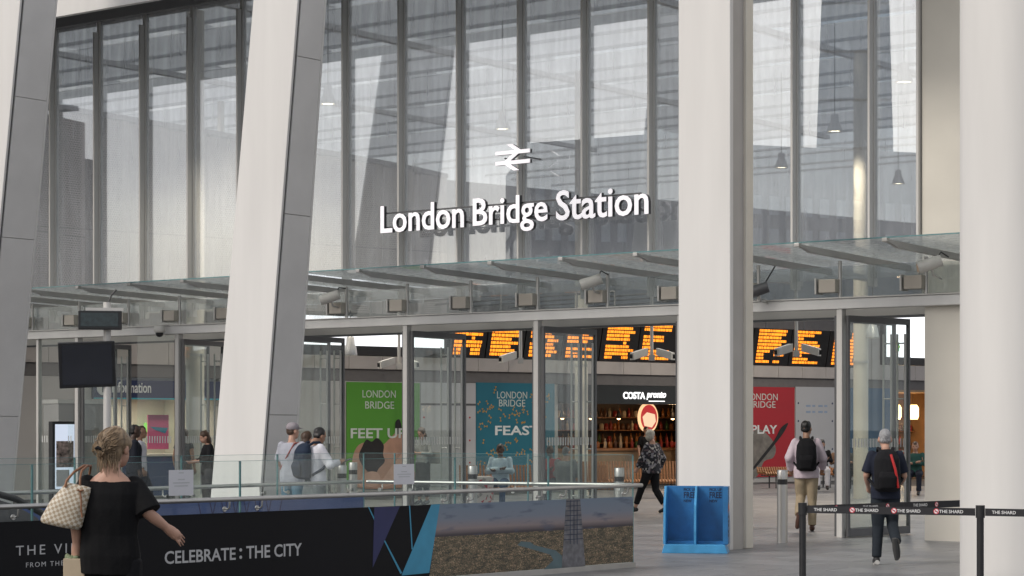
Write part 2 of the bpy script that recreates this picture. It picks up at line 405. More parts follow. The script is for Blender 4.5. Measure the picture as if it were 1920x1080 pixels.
# ---- roof: beams parallel to the front, strips of ceiling with open skylight slots, overhang with white fascia
rf = bpy.data.objects.new('roof', None); col.objects.link(rf); rf.parent = st
CEIL = mat('ceiling_white', (.84, .84, .84), .6, 0, .03, .6)
def film():      # translucent roof sheet that lets daylight through
    m = bpy.data.materials.new('translucent_roof_sheet'); m.use_nodes = True; t = m.node_tree; t.nodes.clear()
    o = t.nodes.new('ShaderNodeOutputMaterial'); a = t.nodes.new('ShaderNodeBsdfDiffuse'); b = t.nodes.new('ShaderNodeBsdfTranslucent'); x = t.nodes.new('ShaderNodeMixShader')
    a.inputs[0].default_value = (.8, .8, .8, 1); b.inputs[0].default_value = (.86, .88, .9, 1); x.inputs[0].default_value = .6
    n = t.nodes.new('ShaderNodeTexNoise'); n.inputs['Scale'].default_value = .4; r = t.nodes.new('ShaderNodeMapRange'); r.inputs[3].default_value = .62; r.inputs[4].default_value = .82
    t.links.new(n.outputs['Fac'], r.inputs[0]); t.links.new(r.outputs[0], x.inputs[0]); t.links.new(a.outputs[0], x.inputs[1]); t.links.new(b.outputs[0], x.inputs[2]); t.links.new(x.outputs[0], o.inputs[0]); return m
FILM = film()
def vback(u):        # the back edge of the roof
    return 27.5+.235*(u+21)
v = UPV+.4; row = 0
SLOT = .8
while v < 44:
    for s0 in range(-34, 22, 4):
        u0, u1 = s0, s0+4
        if v > vback(u0)+2: continue
        MB().box(u0, u1-.012, v, v+3.5, 11.42, 11.45).build('ceiling_panel', FILM, rf)
    if v < 40:
        for s0 in range(-34, 22, 4):
            if v < vback(s0)+2: MB().box(s0+.1, s0+1.1, v+3.5, v+3.5+SLOT, 11.46, 11.49).build('slot_bridge', FILM, rf)
        MB().box(-34, 22, v+3.36, v+3.46, 11.335, 11.415).build('roof_beam', FILM, rf)
        MB().box(-34, 22, v+1.7, v+1.76, 11.33, 11.415).build('roof_purlin', FILM, rf)
    v += 3.5+SLOT; row += 1
for s0 in range(-34, 22, 8):
    MB().box(s0, s0+.18, UPV+.45, vback(s0)+4, 11.20, 11.33).build('cross_beam', CEIL, rf)
MB().hexa([(-34, -1.2, 10.15), (U1+.5, -1.2, 10.15), (U1+.5, UPV-.1, 11.0), (-34, UPV-.1, 11.0)], [(-34, -1.2, 10.5), (U1+.5, -1.2, 10.5), (U1+.5, UPV-.1, 11.7), (-34, UPV-.1, 11.7)]).build('soffit', GREYP, rf)
MB().box(-34, U1+.5, -1.32, -1.205, 9.98, 10.6).build('fascia', WHITE, rf, .01)

# ---- the station sign: letters standing off the glass on a rail
sg = frthing('station_sign', 'white raised lettering reading London Bridge Station fixed across the glass front', 'sign', FA, FA.u(715, 1.72), 1.72, FA.z(715, 438, 1.72))
SIGNW = emit('sign_white', (1, .96, 1), .38, (.82, .80, .82)); SIGNS = mat('sign_side', (.05, .05, .055), .5)
SU = FA.u(715, 1.72)
words = [(w_, FA.u(a_, 1.72)-SU, FA.u(b_, 1.72)-FA.u(a_, 1.72)) for w_, a_, b_ in (('London', 715, 871), ('Bridge', 888, 1028), ('Station', 1044, 1217))]
for wd, x0, ww in words:
    hh = {'London': .53, 'Bridge': .68, 'Station': .55}[wd]; zz = {'London': 0, 'Bridge': -.15, 'Station': 0}[wd]
    lettering(wd, ww, hh, SIGNW, sg, (x0, -.016, zz), .012, .012)
    lettering(wd, ww, hh, SIGNS, sg, (x0, .06, zz), .075, .012, name='letter_return')
rail = MB()
for z in (.1, .38): rail.box(.02, 6.05, .065, .09, z, z+.03)
for x in (.5, 2.0, 3.45, 4.9, 5.9): rail.box(x, x+.025, .09, .42, .1, .13)
rail.build('sign_rail', DARKM, sg)
lg = frthing('rail_symbol', 'white double arrow rail symbol mounted on the glass above the lettering', 'sign', FA, FA.u(930, 1.72), 1.72, FA.z(930, 323, 1.72))
W_, H_ = .80, .50
def arrow(y0, y1, m, nm):
    # two bars and the two angled arrow strokes between and beyond them
    def X(x, z): return (x*W_/62, z*H_/39)
    mb = MB()
    mb.prism([X(0, 24.2), X(62, 24.2), X(62, 29.6), X(0, 29.6)], y0, y1)
    mb.prism([X(0, 9.4), X(62, 9.4), X(62, 14.8), X(0, 14.8)], y0+.001, y1-.001)
    mb.prism([X(20, 39), X(30, 39), X(49.5, 27), X(39.5, 27)], y0+.002, y1-.002)
    mb.prism([X(42.5, 25), X(32.5, 25), X(15, 14), X(25, 14)][::-1], y0+.0015, y1-.0015)
    mb.prism([X(16, 10), X(26, 10), X(43, 0), X(33, 0)][::-1], y0+.0025, y1-.0025)
    return mb.build(nm, m, lg)
arrow(-.022, 0, SIGNW, 'arrow_face'); arrow(.004, .06, SIGNS, 'arrow_return')
rl = MB()
for x in (.15, .6): rl.box(x, x+.025, .062, .58, .24, .265)
rl.build('sign_rail', DARKM, lg)

# ================================================================ back wall of the concourse (local x along the wall, y away)
PERF = perforated('perforated_panel', (.50, .45, .42))
PLAINP = mat('plain_panel', (.50, .455, .43), .55, 0, .06, 1.5)
cw = frthing('concourse_wall', 'pinkish grey wall of perforated panels behind the departure boards', 'wall', FW)
PWID = 1.1
pm_hi = MB().box(-PWID/2+.006, PWID/2-.006, -.03, .02, -1.29, 1.29).mesh('panel', .006)
pm_lo = MB().box(-PWID/2+.006, PWID/2-.006, -.03, .02, -.72, .72).mesh('panel', .006)
pm_mid = MB().box(-PWID/2+.006, PWID/2-.006, -.03, .02, -.88, .88).mesh('panel', .006)
s_end = FW.u(837)
back = MB(); back.box(-16, s_end-.05, .03, .5, 2.98, 8.6); back.box(s_end-.05, 34, .03, .5, 2.98, 5.2)
back.build('backing', mat('wall_backing', (.16, .15, .15), .8), cw)
s = s_end-PWID/2; k = 0
while s > -15:
    link('panel', pm_mid, PERF, cw, (s, 0, 5.68)); link('panel', pm_lo, PERF if k % 3 else PLAINP, cw, (s, 0, 4.0+.02))
    top = 8.6+.9*min(1, max(0, (s_end-s)/14))**.8
    link('panel', MB().box(-PWID/2+.006, PWID/2-.006, -.03, .02, -.98, top-7.57).mesh('panel', .006), PERF, cw, (s, 0, 7.57))
    s -= PWID; k += 1
s = s_end+PWID/2; k = 0
while s < 32:
    link('panel', pm_lo, PERF if s < FW.u(1010) else PLAINP, cw, (s, 0, 4.02)); s += PWID; k += 1
cap = MB()
n_ = 16
for i in range(n_):
    a0 = -15+(s_end+15)*i/n_; a1 = -15+(s_end+15)*(i+1)/n_
    t0 = 8.63+.9*max(0, (s_end-a0)/14)**.8; t1 = 8.63+.9*max(0, (s_end-a1)/14)**.8
    cap.hexa([(a0, -.08, t0), (a1, -.08, t1), (a1, .5, t1), (a0, .5, t0)], [(a0, -.08, t0+.12), (a1, -.08, t1+.12), (a1, .5, t1+.12), (a0, .5, t0+.12)])
cap.build('coping', GREYP, cw)
# far wall of the train shed behind and above
SHED = mat('shed_wall', (.30, .31, .33), .7, 0, .06, .15)
sh = MB(); sh.box(-16, 40, 9.0, 9.4, 0, 9.9)
sh.build('shed_wall', SHED, cw)
# wall pieces at street level, between the openings
def wallbit(px0, px1, m, nm='wall_lining', z1=2.97): return MB().box(FW.u(px0), FW.u(px1), 0, .3, 0, z1).build(nm, m, cw)
LINING = mat('wall_lining', (.46, .44, .43), .6, 0, .05, 1.2)
wallbit(-420, 172, LINING); wallbit(412, 1046, LINING); wallbit(1288, 1682, LINING)
# ================================================================ white structural columns in front of the station
def leaning(name, label, lo, hi, w_lo, w_hi, d_lo, d_hi, v0=-4.0):
    """tapered box column: lo/hi = facade u of the near corner edge at z=0 and z=14; widths along u to the left, depth along v"""
    t = frthing(name, label, 'column', FA, lo, v0, 0, 'white columns in front of the station')
    D_ = hi-lo
    # bright front plate
    MB().hexa([(-w_lo, 0, 0), (0, 0, 0), (0, .05, 0), (-w_lo, .05, 0)], [(D_-w_hi, 0, 14), (D_, 0, 14), (D_, .05, 14), (D_-w_hi, .05, 14)]).build('front_plate', WHITE, t, .01)
    # recessed grey web and rear flange seen on the side
    MB().hexa([(-w_lo+.02, .052, 0), (-.03, .052, 0), (-.03, .10, 0), (-w_lo+.02, .10, 0)], [(D_-w_hi+.02, .052, 14), (D_-.03, .052, 14), (D_-.03, .10, 14), (D_-w_hi+.02, .10, 14)]).build('shadow_gap', DARKM, t)
    zs = [0, 1.95, 5.3, 7.9, 11, 14]
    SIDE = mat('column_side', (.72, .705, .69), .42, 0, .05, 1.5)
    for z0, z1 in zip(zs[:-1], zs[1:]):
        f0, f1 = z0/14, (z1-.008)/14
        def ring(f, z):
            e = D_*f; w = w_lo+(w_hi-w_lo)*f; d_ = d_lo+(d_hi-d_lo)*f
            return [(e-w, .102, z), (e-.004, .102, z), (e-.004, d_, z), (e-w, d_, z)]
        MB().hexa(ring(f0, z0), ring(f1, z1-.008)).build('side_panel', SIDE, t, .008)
    def rr(f, z):
        e = D_*f; w = w_lo+(w_hi-w_lo)*f; d_ = d_lo+(d_hi-d_lo)*f
        return [(e-w, d_+.002, z), (e, d_+.002, z), (e, d_+.05, z), (e-w, d_+.05, z)]
    MB().hexa(rr(0, 0), rr(1, 14)).build('rear_plate', WHITE, t, .01)
    return t
def lean_u(pa, pb, v=-4.0):
    """u at z=0 and z=14 of an edge through two pixels (px,py)"""
    (xa, ya), (xb, yb) = pa, pb
    ua, ub = FA.u(xa, v), FA.u(xb, v); za, zb = FA.z(xa, ya, v), FA.z(xb, yb, v)
    k = (ub-ua)/(zb-za); return ua-k*za, ua+k*(14-za)
lo, hi = lean_u((487, 930), (558, 0)); l2, h2 = lean_u((395, 930), (475, 0))
leaning('leaning_column', 'white leaning column left of the station lettering, grey on its right side', lo, hi, lo-l2, hi-h2, .80, .57)
lo, hi = lean_u((-44, 880), (38, 0)); l2, h2 = lean_u((-160, 880), (-58, 0))
leaning('leaning_column', 'white leaning column cut by the left edge of the view', lo, hi, lo-l2, hi-h2, .90, .80)
# upright plated column
uc = FA.u(1369, -4.0); wc = uc-FA.u(1272, -4.0)
t = frthing('plated_column', 'tall upright white column behind the blue newspaper stand', 'column', FA, uc, -4.0, 0, 'white columns in front of the station')
MB().box(-wc, 0, 0, .09, 0, 14).build('front_plate', WHITE, t, .012)
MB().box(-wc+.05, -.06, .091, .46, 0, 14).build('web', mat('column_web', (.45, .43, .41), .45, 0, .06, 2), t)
MB().box(-wc, -.012, .461, .66, 0, 14).build('rear_plate', CREAM, t, .012)
# big round column at the right
p = at(1802, 22.6); RC = .62
t = thing('round_column', 'big smooth round white column at the right edge behind the queue barrier', 'column', (p.x+RC, 22.6, 0))
for z0, z1 in ((0, 6.396), (6.4, 14)): MB().cyl(0, 0, z0, z1, RC, 96).build('drum', WHITE, t)

# ================================================================ buildings across the square, seen mirrored in the glass
def mirror(P):
    q = Vector((P.x, P.y))-FA.o; u, v = q.dot(FA.d), q.dot(FA.n); return FA.w(u, 2*(UPV+.04)-v)
BRK = mat('office_cladding', (.17, .165, .175), .7, 0, .08, .4)
WPN = mat('office_window', (.34, .37, .39), .25, 0, .1, .6)
WFR = mat('office_window_frame', (.12, .12, .13), .6)
def office(name, label, corners, zt, ncols, rows, faces):
    """corners: virtual (px, Z) points; zt: roof heights at them"""
    W = [mirror(at(px, Z)) for px, Z in corners]
    base = sum(W, Vector())/len(W); base.z = 0
    t = thing(name, label, 'building', base)
    vs = [tuple(w-base) for w in W]+[(w.x-base.x, w.y-base.y, z) for w, z in zip(W, zt)]
    n = len(W); fs = [tuple(range(n)), tuple(range(2*n-1, n-1, -1))]+[(i, (i+1) % n, (i+1) % n+n, i+n) for i in range(n)]
    me = bpy.data.meshes.new('wall'); me.from_pydata(vs, [], fs); bm = bmesh.new(); bm.from_mesh(me); bmesh.ops.recalc_face_normals(bm, faces=bm.faces); bm.to_mesh(me); bm.free()
    link('wall', me, BRK, t)
    for (i, j), nc in zip(faces, ncols):
        a, b = W[i], W[j]; e = (b-a); Ln = e.length; e = e/Ln; ang = math.atan2(e.y, e.x)
        step = Ln/nc; pw = step*.56
        f_me = MB().box(-pw/2-.08, pw/2+.08, -.12, .12, -.98, .98).mesh('window'); p_me = MB().box(-pw/2, pw/2, -.16, .16, -.9, .9).mesh('pane')
        for c in range(nc):
            for r in rows:
                zmax = zt[i]+(zt[j]-zt[i])*(c+.5)/nc
                if r+1.4 > zmax: continue
                o = link('window', f_me, WFR, t, tuple(a+e*step*(c+.5)-base+Vector((0, 0, r))), (0, 0, ang)); link('pane', p_me, WPN, o)
    return t
def zq(py, Z): return EYE-(py-HOR)*Z/F_PX
office('office_building', 'dark office block with rows of pale windows mirrored in the station glass', [(948, 235), (996, 195), (1330, 200), (1330, 240)],
       [zq(330, 235), zq(268, 195), zq(243, 200), zq(243, 240)], (3, 11), [4.2, 7.3, 10.4, 13.5, 16.6, 19.7, 22.8], [(0, 1), (1, 2)])
office('office_building', 'lower dark office block mirrored in the glass near the right end wall', [(1335, 200), (1800, 214), (1800, 250), (1335, 240)],
       [zq(268, 200), zq(290, 214), zq(290, 250), zq(268, 240)], (15,), [4.2, 7.3, 10.4, 13.5, 16.6, 19.7, 22.8], [(0, 1)])
# tapering glass tower
tw = [(1512, 330), (1690, 330), (1680, 380), (1520, 380)]; tp = [(1562, 330), (1650, 330), (1645, 370), (1566, 370)]
Wl = [mirror(at(*c)) for c in tw]; Wh = [mirror(at(*c)) for c in tp]; base = sum(Wl, Vector())/4
t = thing('glass_tower', 'tall tapering blue grey glass tower mirrored in the station windows', 'tower', base)
TWR = mat('tower_glass', (.16, .20, .24), .2, .2, .1, .05)
nst = 16
for k in range(nst):
    f0, f1 = k/nst, (k+.94)/nst
    lo_ = [a.lerp(b, f0)-base+Vector((0, 0, 120*f0)) for a, b in zip(Wl, Wh)]; hi_ = [a.lerp(b, f1)-base+Vector((0, 0, 120*f1)) for a, b in zip(Wl, Wh)]
    me = MB().hexa(lo_, hi_).mesh('storey_band'); bm = bmesh.new(); bm.from_mesh(me); bmesh.ops.recalc_face_normals(bm, faces=bm.faces); bm.to_mesh(me); bm.free()
    link('storey_band', me, TWR, t)
# ================================================================ things in and around the station
TXT_NAVY = mat('navy_sign', (.012, .022, .085), .4, 0, .05)
SIGNLIT = emit('lit_sign_white', (1, 1, 1), 1.1, (.8, .8, .8))
# ---- departure boards hanging in a row in front of the back wall
FB = Fr(FW.w(0, -7.5)[:2], FW.d)
AMBER = emit('amber_text', (1, .27, .012), 1.7); PANEL = mat('board_black', (.012, .010, .010), .35, 0, .1)
ROWH = .115
for i in range(11):
    a, b = FB.u(838+71*i), FB.u(838+71*(i+1))
    zb, zt = 3.37, 4.35
    t = frthing('departure_board', 'departure board of amber text, number %s from the left in the hanging row' % ('one two three four five six seven eight nine ten eleven'.split()[i]), 'departure board', FB, (a+b)/2, 0, zb, 'departure boards above the concourse')
    w = (b-a)/2-.015
    sl = .07
    MB().hexa([(-w, 0, 0), (w, 0, 0), (w, .25, 0), (-w, .25, 0)], [(-w+sl, -.12, zt-zb), (w+sl, -.12, zt-zb), (w+sl, .2, zt-zb), (-w+sl, .2, zt-zb)]).build('case', PANEL, t, .008)
    tx = MB(); rnd = random.Random(i*7+3)
    cols_ = ((-.86, rnd.uniform(.5, .75)),) if i % 2 else ((-.8, .45), (.12, .75))
    for r in range(10):
        z = .07+r*.09; q = z/(zt-zb)
        for c0, c1 in cols_:
            x = c0*w+.03; lim = min(.93*w, c0*w+(c1-c0)*w*rnd.choice((.35, .6, .75, 1, 1, .9)))
            if rnd.random() < .08: continue
            while x < lim:
                ln = rnd.choice((.03, .05, .07, .10)); x1 = min(x+ln, lim)
                yy = -.12*q-.006
                tx.add([(x+sl*q, yy, z), (x1+sl*q, yy, z), (x1+sl*q+.004, yy-.007, z+.064), (x+sl*q+.004, yy-.007, z+.064)], [(0, 1, 2, 3)]); x = x1+rnd.choice((.012, .012, .022))
    tx.build('amber_rows', AMBER, t)['kind'] = 'stuff'
    MB().tube([(0, .1, zt-zb), (0, .1, 1.75), (0, 7.5, 1.75)], .025, 8).build('hanger', DARKM, t)
# ---- video screens either side of the boards
def screen(label, px0, px1, py0, py1, fr, v=0):
    a, b = fr.u(px0, v), fr.u(px1, v); z0, z1 = fr.z(px0, py1, v), fr.z(px0, py0, v)
    t = frthing('advert_screen', label, 'screen', fr, (a+b)/2, v, z0); w = (b-a)/2
    MB().box(-w-.05, w+.05, 0, .2, -.22, z1-z0+.05).build('case', PANEL, t, .01)
    MB().box(-w, w, -.012, -.002, 0, z1-z0).build('display', emit('white_screen', (.93, .95, 1), 1.25, (.5, .5, .5)), t)
    MB().tube([(0, .1, z1-z0), (0, .1, 1.75), (0, 7.5, 1.75)], .025, 8).build('hanger', DARKM, t)
    return t
screen('blank white video screen hanging left of the departure boards', 560, 832, 590, 645, FB)
bp = screen('white video screen with a green flower logo right of the departure boards', 1662, 1800, 590, 669, FB)
fl = MB(); u_ = FB.u(1679)-(FB.u(1662)+FB.u(1800))/2; zc = FB.z(1679, 650)-FB.z(1662, 669)
def disc(c, r, y0, y1, n=20): return MB().prism([(c[0]+r*math.cos(2*math.pi*k/n), c[1]+r*math.sin(2*math.pi*k/n)) for k in range(n)], y0, y1)
star = lambda r0, r1, n, y0, y1: MB().prism([(u_+(r0 if k % 2 else r1)*math.cos(math.pi*k/n), zc+(r0 if k % 2 else r1)*math.sin(math.pi*k/n)) for k in range(2*n)], y0, y1)
star(.15, .19, 9, -.018, -.0125).build('logo_petals', emit('logo_green', (.02, .30, .06), .9), bp)
star(.09, .14, 9, -.022, -.0185).build('logo_petals', emit('logo_yellow', (.8, .8, .05), .9), bp)
star(.03, .07, 9, -.026, -.0225).build('logo_petals', emit('logo_white', (1, 1, .9), 1), bp)

# ---- posters on the back wall
def poster(name, label, px0, px1, py0, py1, m, v=-.03, thick=.025):
    a, b = FW.u(px0, v), FW.u(px1, v); z1 = FW.z(px0, py0, v); z0 = .12 if py1 is None else FW.z(px0, py1, v)
    t = frthing(name, label, 'poster', FW, a, v, z0); MB().box(0, b-a, 0, thick, 0, z1-z0).build('board', m, t)
    return t, b-a, z1-z0
GREEN = mat('poster_green', (.085, .30, .025), .5, 0, .04, 1); TEAL = mat('poster_teal', (.008, .15, .22), .5, 0, .05, 1); RED = mat('poster_red', (.42, .012, .022), .5, 0, .05, 1)
GREYPRINT = mat('grey_print', (.50, .51, .53), .5); OFFW = mat('poster_offwhite', (.50, .50, .52), .55, 0, .03, 1)
SKINP = mat('print_skin', (.42, .24, .17), .55, 0, .18, 3); HAIRP = mat('print_hair', (.015, .012, .012), .6, 0, .4, 6); MUTE = mat('print_grey_brown', (.20, .18, .16), .6, 0, .3, 4)
LETP = mat('print_letters', (.62, .66, .62), .5)
def blob(parent, pts, y, m, nm='print'):
    # a smooth closed outline through the points
    P = []
    n = len(pts)
    for i in range(n):
        p0, p1, p2, p3 = (Vector(pts[(i+k-1) % n]) for k in range(4))
        for s_ in (0, .25, .5, .75):
            P.append(tuple(.5*((2*p1)+(p2-p0)*s_+(2*p0-5*p1+4*p2-p3)*s_**2+(3*p1-p0-3*p2+p3)*s_**3)))
    MB().prism(P, y-.003, y).build(nm, m, parent)
t, w, h = poster('green_poster', 'tall green poster reading FEET UP with a bowed dark head printed below', 650, 787, 716, None, GREEN)
S = w/137; V = 57/F_PX          # metres per pixel of the photograph on this poster
lettering('LONDON', 62*S, 14*V, LETP, t, (29*S, -.001, h-29*V)); lettering('BRIDGE', 54*S, 14*V, LETP, t, (34*S, -.001, h-50*V))
lettering('FEET UP', 103*S, 19*V, LETP, t, (7*S, -.008, h-106*V), bold=.02)
blob(t, [(14*S, .02), (10*S, 50*V), (22*S, 80*V), (48*S, 86*V), (66*S, 80*V), (80*S, 92*V), (96*S, 104*V), (114*S, 80*V), (124*S, 40*V), (122*S, .02)], -.002, SKINP)
blob(t, [(27*S, 44*V), (22*S, 60*V), (28*S, 76*V), (36*S, 90*V), (46*S, 86*V), (56*S, 93*V), (68*S, 80*V), (67*S, 62*V), (70*S, 48*V), (58*S, 34*V), (50*S, 20*V), (38*S, 30*V)], -.007, HAIRP)
blob(t, [(62*S, 2*V), (70*S, 20*V), (92*S, 50*V), (112*S, 74*V), (118*S, 66*V), (100*S, 36*V), (84*S, 4*V)], -.0095, mat('print_skin_pale', (.55, .34, .26), .55, 0, .12, 4)); blob(t, [(24*S, 2*V), (30*S, 22*V), (44*S, 30*V), (60*S, 24*V), (56*S, 2*V)], -.0095, MATS['print_skin_pale'])
blob(t, [(92*S, 100*V), (90*S, 122*V), (98*S, 128*V), (102*S, 108*V)], -.007, HAIRP)
t, w, h = poster('white_panel', 'off-white hoarding panel with small grey script between the green and teal posters', 789, 892, 717, None, OFFW)
MB().box(0, w, -.006, -.001, h-44*V, h-40*V).build('dark_rule', DARKM, t)
for k in range(3):
    for q in range(5): MB().box((24+3*k+q*11)*S, (24+3*k+q*11+8-q%2*2)*S, -.004, -.001, h-(62+11*k)*V, h-(57+11*k)*V).build('faded_script', GREYPRINT, t)
for x in (6, 96):
    for zz in (54, 90, 125): disc((x*S, h-zz*S), 1.6*S, -.006, -.001, 8).build('fixing', RED, t)
t, w, h = poster('teal_poster', 'tall teal poster reading FEAST scattered with small golden shapes', 893, 1040, 717, None, TEAL)
lettering('LONDON', 62*S, 14*V, LETP, t, (42*S, -.001, h-31*V)); lettering('BRIDGE', 54*S, 14*V, LETP, t, (46*S, -.001, h-47*V))
lettering('FEAST', 92*S, 19*V, mat('print_white', (.75, .78, .78), .5), t, (38*S, -.001, h-104*V), bold=.02)
rnd = random.Random(3); GOLD = mat('print_gold', (.50, .28, .05), .5, 0, .3, 30)
for k in range(120):
    x, z = rnd.uniform(.06, w-.12), rnd.uniform(.1, h-.15); a = rnd.uniform(0, 3.14)
    if h-112*V < z < h-80*V and 32*S < x: continue
    if h-50*V < z < h-12*V and 38*S < x < 108*S: continue
    c, s_ = math.cos(a)*.06, math.sin(a)*.06
    MB().prism([(x-c-s_*.6, z-s_+c*.6), (x-c+s_*.6, z-s_-c*.6), (x, z-.0), (x+c+s_*.6, z+s_-c*.6), (x+c-s_*.6, z+s_+c*.6), (x+.004, z+.004)], -.004, -.001).build('golden_shape', GOLD, t)
t, w, h = poster('red_poster', 'tall red poster reading PLAY with a grey figure holding a paddle', 1345, 1490, 724, 896, RED)
S2 = w/145; V2 = 64/F_PX
lettering('LONDON', 58*S2, 13*V2, LETP, t, (54*S2, -.001, h-26*V2)); lettering('BRIDGE', 50*S2, 13*V2, LETP, t, (58*S2, -.001, h-41*V2))
lettering('PLAY', 48*S2, 17*V2, PRINTW, t, (63*S2, -.006, h-92*V2), bold=.02)
blob(t, [(40*S2, .01), (44*S2, 60*V2), (70*S2, 92*V2), (90*S2, 86*V2), (108*S2, 60*V2), (104*S2, 38*V2), (86*S2, 30*V2), (72*S2, .01)], -.002, MUTE)
blob(t, [(66*S2, 20*V2), (104*S2, 70*V2), (118*S2, 96*V2), (132*S2, 106*V2), (124*S2, 88*V2), (108*S2, 66*V2), (70*S2, 18*V2)], -.008, HAIRP)
t, w, h = poster('white_panel', 'pale hoarding panel with faint blue script right of the red poster', 1492, 1588, 725, None, OFFW)
for k in range(2):
    for q in range(4): MB().box((20+q*12)*S2, (20+q*12+9-q%2*3)*S2, -.004, -.001, h-(40+12*k)*V2, h-(36+12*k)*V2).build('faded_script', mat('pale_blue_print', (.30, .38, .52), .5), t)
for x in (5, 72):
    for zz in (22, 46, 84): disc((x*S2, h-zz*S2), 1.4*S2, -.006, -.001, 8).build('fixing', TXT_NAVY, t)
poster('blue_panel', 'plain deep blue hoarding panel behind the right hand doors', 1590, 1680, 727, None, mat('panel_blue', (.012, .085, .19), .5, 0, .05, 1))

# ---- coffee shop set into the back wall
def room(t, x0, x1, depth, h, mw, mf, mc):
    MB().box(x0, x1, depth, depth+.1, 0, h).build('back_wall', mw, t)
    MB().box(x0-.1, x0, .3, depth, 0, h).build('side_wall', mw, t); MB().box(x1, x1+.1, .3, depth, 0, h).build('side_wall', mw, t)
    MB().box(x0, x1, 0, depth, h, h+.08).build('room_ceiling', mc, t); MB().box(x0, x1, 0, depth, .003, .012).build('room_floor', mf, t)
DARKW = mat('dark_shop_wall', (.05, .035, .028), .6, 0, .2, 2); WARMW = mat('warm_shop_wall', (.35, .22, .12), .6, 0, .2, 2)
WOOD = mat('bench_wood', (.30, .135, .055), .5, 0, .25, 4, .1, 40, stretch=(1, 6, 6))
x0, x1 = FW.u(1046), FW.u(1395)
cs = frthing('coffee_shop', 'dark fronted coffee shop with lit white sign and glowing shelves', 'shop', FW, x0, 0, 0); W = x1-x0
room(cs, 0, W, 3.2, 2.6, DARKW, DARKW, DARKW)
MB().box(0, W, -.06, .25, 2.42, 2.97).build('fascia', mat('shop_fascia', (.02, .022, .022), .35), cs)
sx = FW.u(1168, -.06)-x0; zS = FW.z(1168, 748, -.06)
lettering('COSTA', FW.u(1209, -.06)-x0-sx, .21, SIGNLIT, cs, (sx, -.062, zS), .02, .02)
lettering('pronto', FW.u(1248, -.06)-FW.u(1212, -.06), .24, SIGNLIT, cs, (FW.u(1212, -.06)-x0, -.062, zS-.02), .02, .01, shear=.25)
MB().box(FW.u(1216, -.06)-x0, FW.u(1246, -.06)-x0, -.075, -.062, zS-.07, zS-.045).build('sign_underline', SIGNLIT, cs)
# round emblem on the back wall, counter, shelves, bottles
ex = FW.u(1216, .7)-x0; ez = FW.z(1216, 783, .7)
def oval(rx, rz, y0, y1, m, nm): MB().prism([(ex+rx*math.cos(2*math.pi*k/28), ez+rz*math.sin(2*math.pi*k/28)) for k in range(28)], y0, y1).build(nm, m, cs)
oval(.40, .46, .70, .76, emit('emblem_rim', (1, .62, .32), .9, (.6, .4, .3)), 'emblem'); oval(.33, .39, .67, .695, emit('emblem_red', (.45, .03, .03), .9), 'emblem')
MB().prism([(ex-.2, ez-.25), (ex-.28, ez+.02), (ex-.1, ez+.16), (ex+.22, ez+.1), (ex+.26, ez-.12), (ex+.1, ez-.3)], .65, .668).build('emblem_cup', emit('emblem_cream', (1, .7, .45), .8), cs)
cnt_ = MB().box(.3, W-.2, 1.0, 1.7, 0, 1.02).build('counter', WARMW, cs); MB().box(.25, W-.15, .95, 1.75, 1.022, 1.07).build('counter_top', WOOD, cnt_)
GLOW = emit('warm_lamp', (1, .55, .22), 9)
for k in range(7):
    xx = .4+k*(W-.8)/6
    l = MB().lathe([(.02, .25), (.05, .2), (.10, 0), (.085, 0)], (xx, 1.6, 2.0), 12).build('shop_lamp', BLACK, cs)
    MB().ball((xx, 1.6, 2.02), .06, .06, .06, 10).build('bulb', GLOW, l); MB().tube([(xx, 1.6, 2.25), (xx, 1.6, 2.6)], .008, 6).build('flex', BLACK, l)
rnd = random.Random(11)
BOT = [mat('shop_item_%s' % n_, c, .3, 0, .1) for n_, c in (('amber', (.35, .12, .02)), ('green', (.05, .12, .03)), ('cream', (.6, .5, .35)), ('brown', (.12, .05, .02)), ('red', (.35, .04, .03)))]
bot_me = MB().lathe([(0, 0), (.045, 0), (.05, .02), (.05, .17), (.02, .22), (.018, .29), (0, .29)], (0, 0, 0), 10).mesh('bottle'); jar_me = MB().lathe([(0, 0), (.07, 0), (.075, .05), (.07, .16), (.05, .18), (.05, .2), (0, .2)], (0, 0, 0), 10).mesh('jar')
def shelf_goods(t, xa, xb, y, zs, step=.17):
    for z in zs:
        sh = MB().box(xa, xb, y-.15, y+.15, z-.03, z).build('shelf', WOOD, t)
        x = xa+.1
        while x < xb-.08:
            me = (bot_me if rnd.random() < .6 else jar_me).copy(); me.materials.clear()
            link('bottle', me, rnd.choice(BOT), sh, (x, y-.02, z+.001)); x += rnd.uniform(step*.8, step*1.6)
MB().tube([(ex, .73, ez+.4), (ex, .73, 2.6)], .012, 6).build('emblem_hanger', BLACK, cs); shelf_goods(cs, .15, W*.48, 3.0, (1.25, 1.65, 2.05)); shelf_goods(cs, W*.52, W-.1, 3.0, (1.25, 1.65, 2.05)); shelf_goods(cs, .5, W-.4, 1.35, (1.10,), .2)
for xx in (W*.25, W*.75):
    ld = bpy.data.lights.new('shop_light', 'POINT'); ld.energy = 20; ld.color = (1, .62, .32); ld.shadow_soft_size = .12
    lo_ = bpy.data.objects.new('shop_light', ld); col.objects.link(lo_); lo_.parent = cs; lo_.location = (xx, 1.2, 2.3)
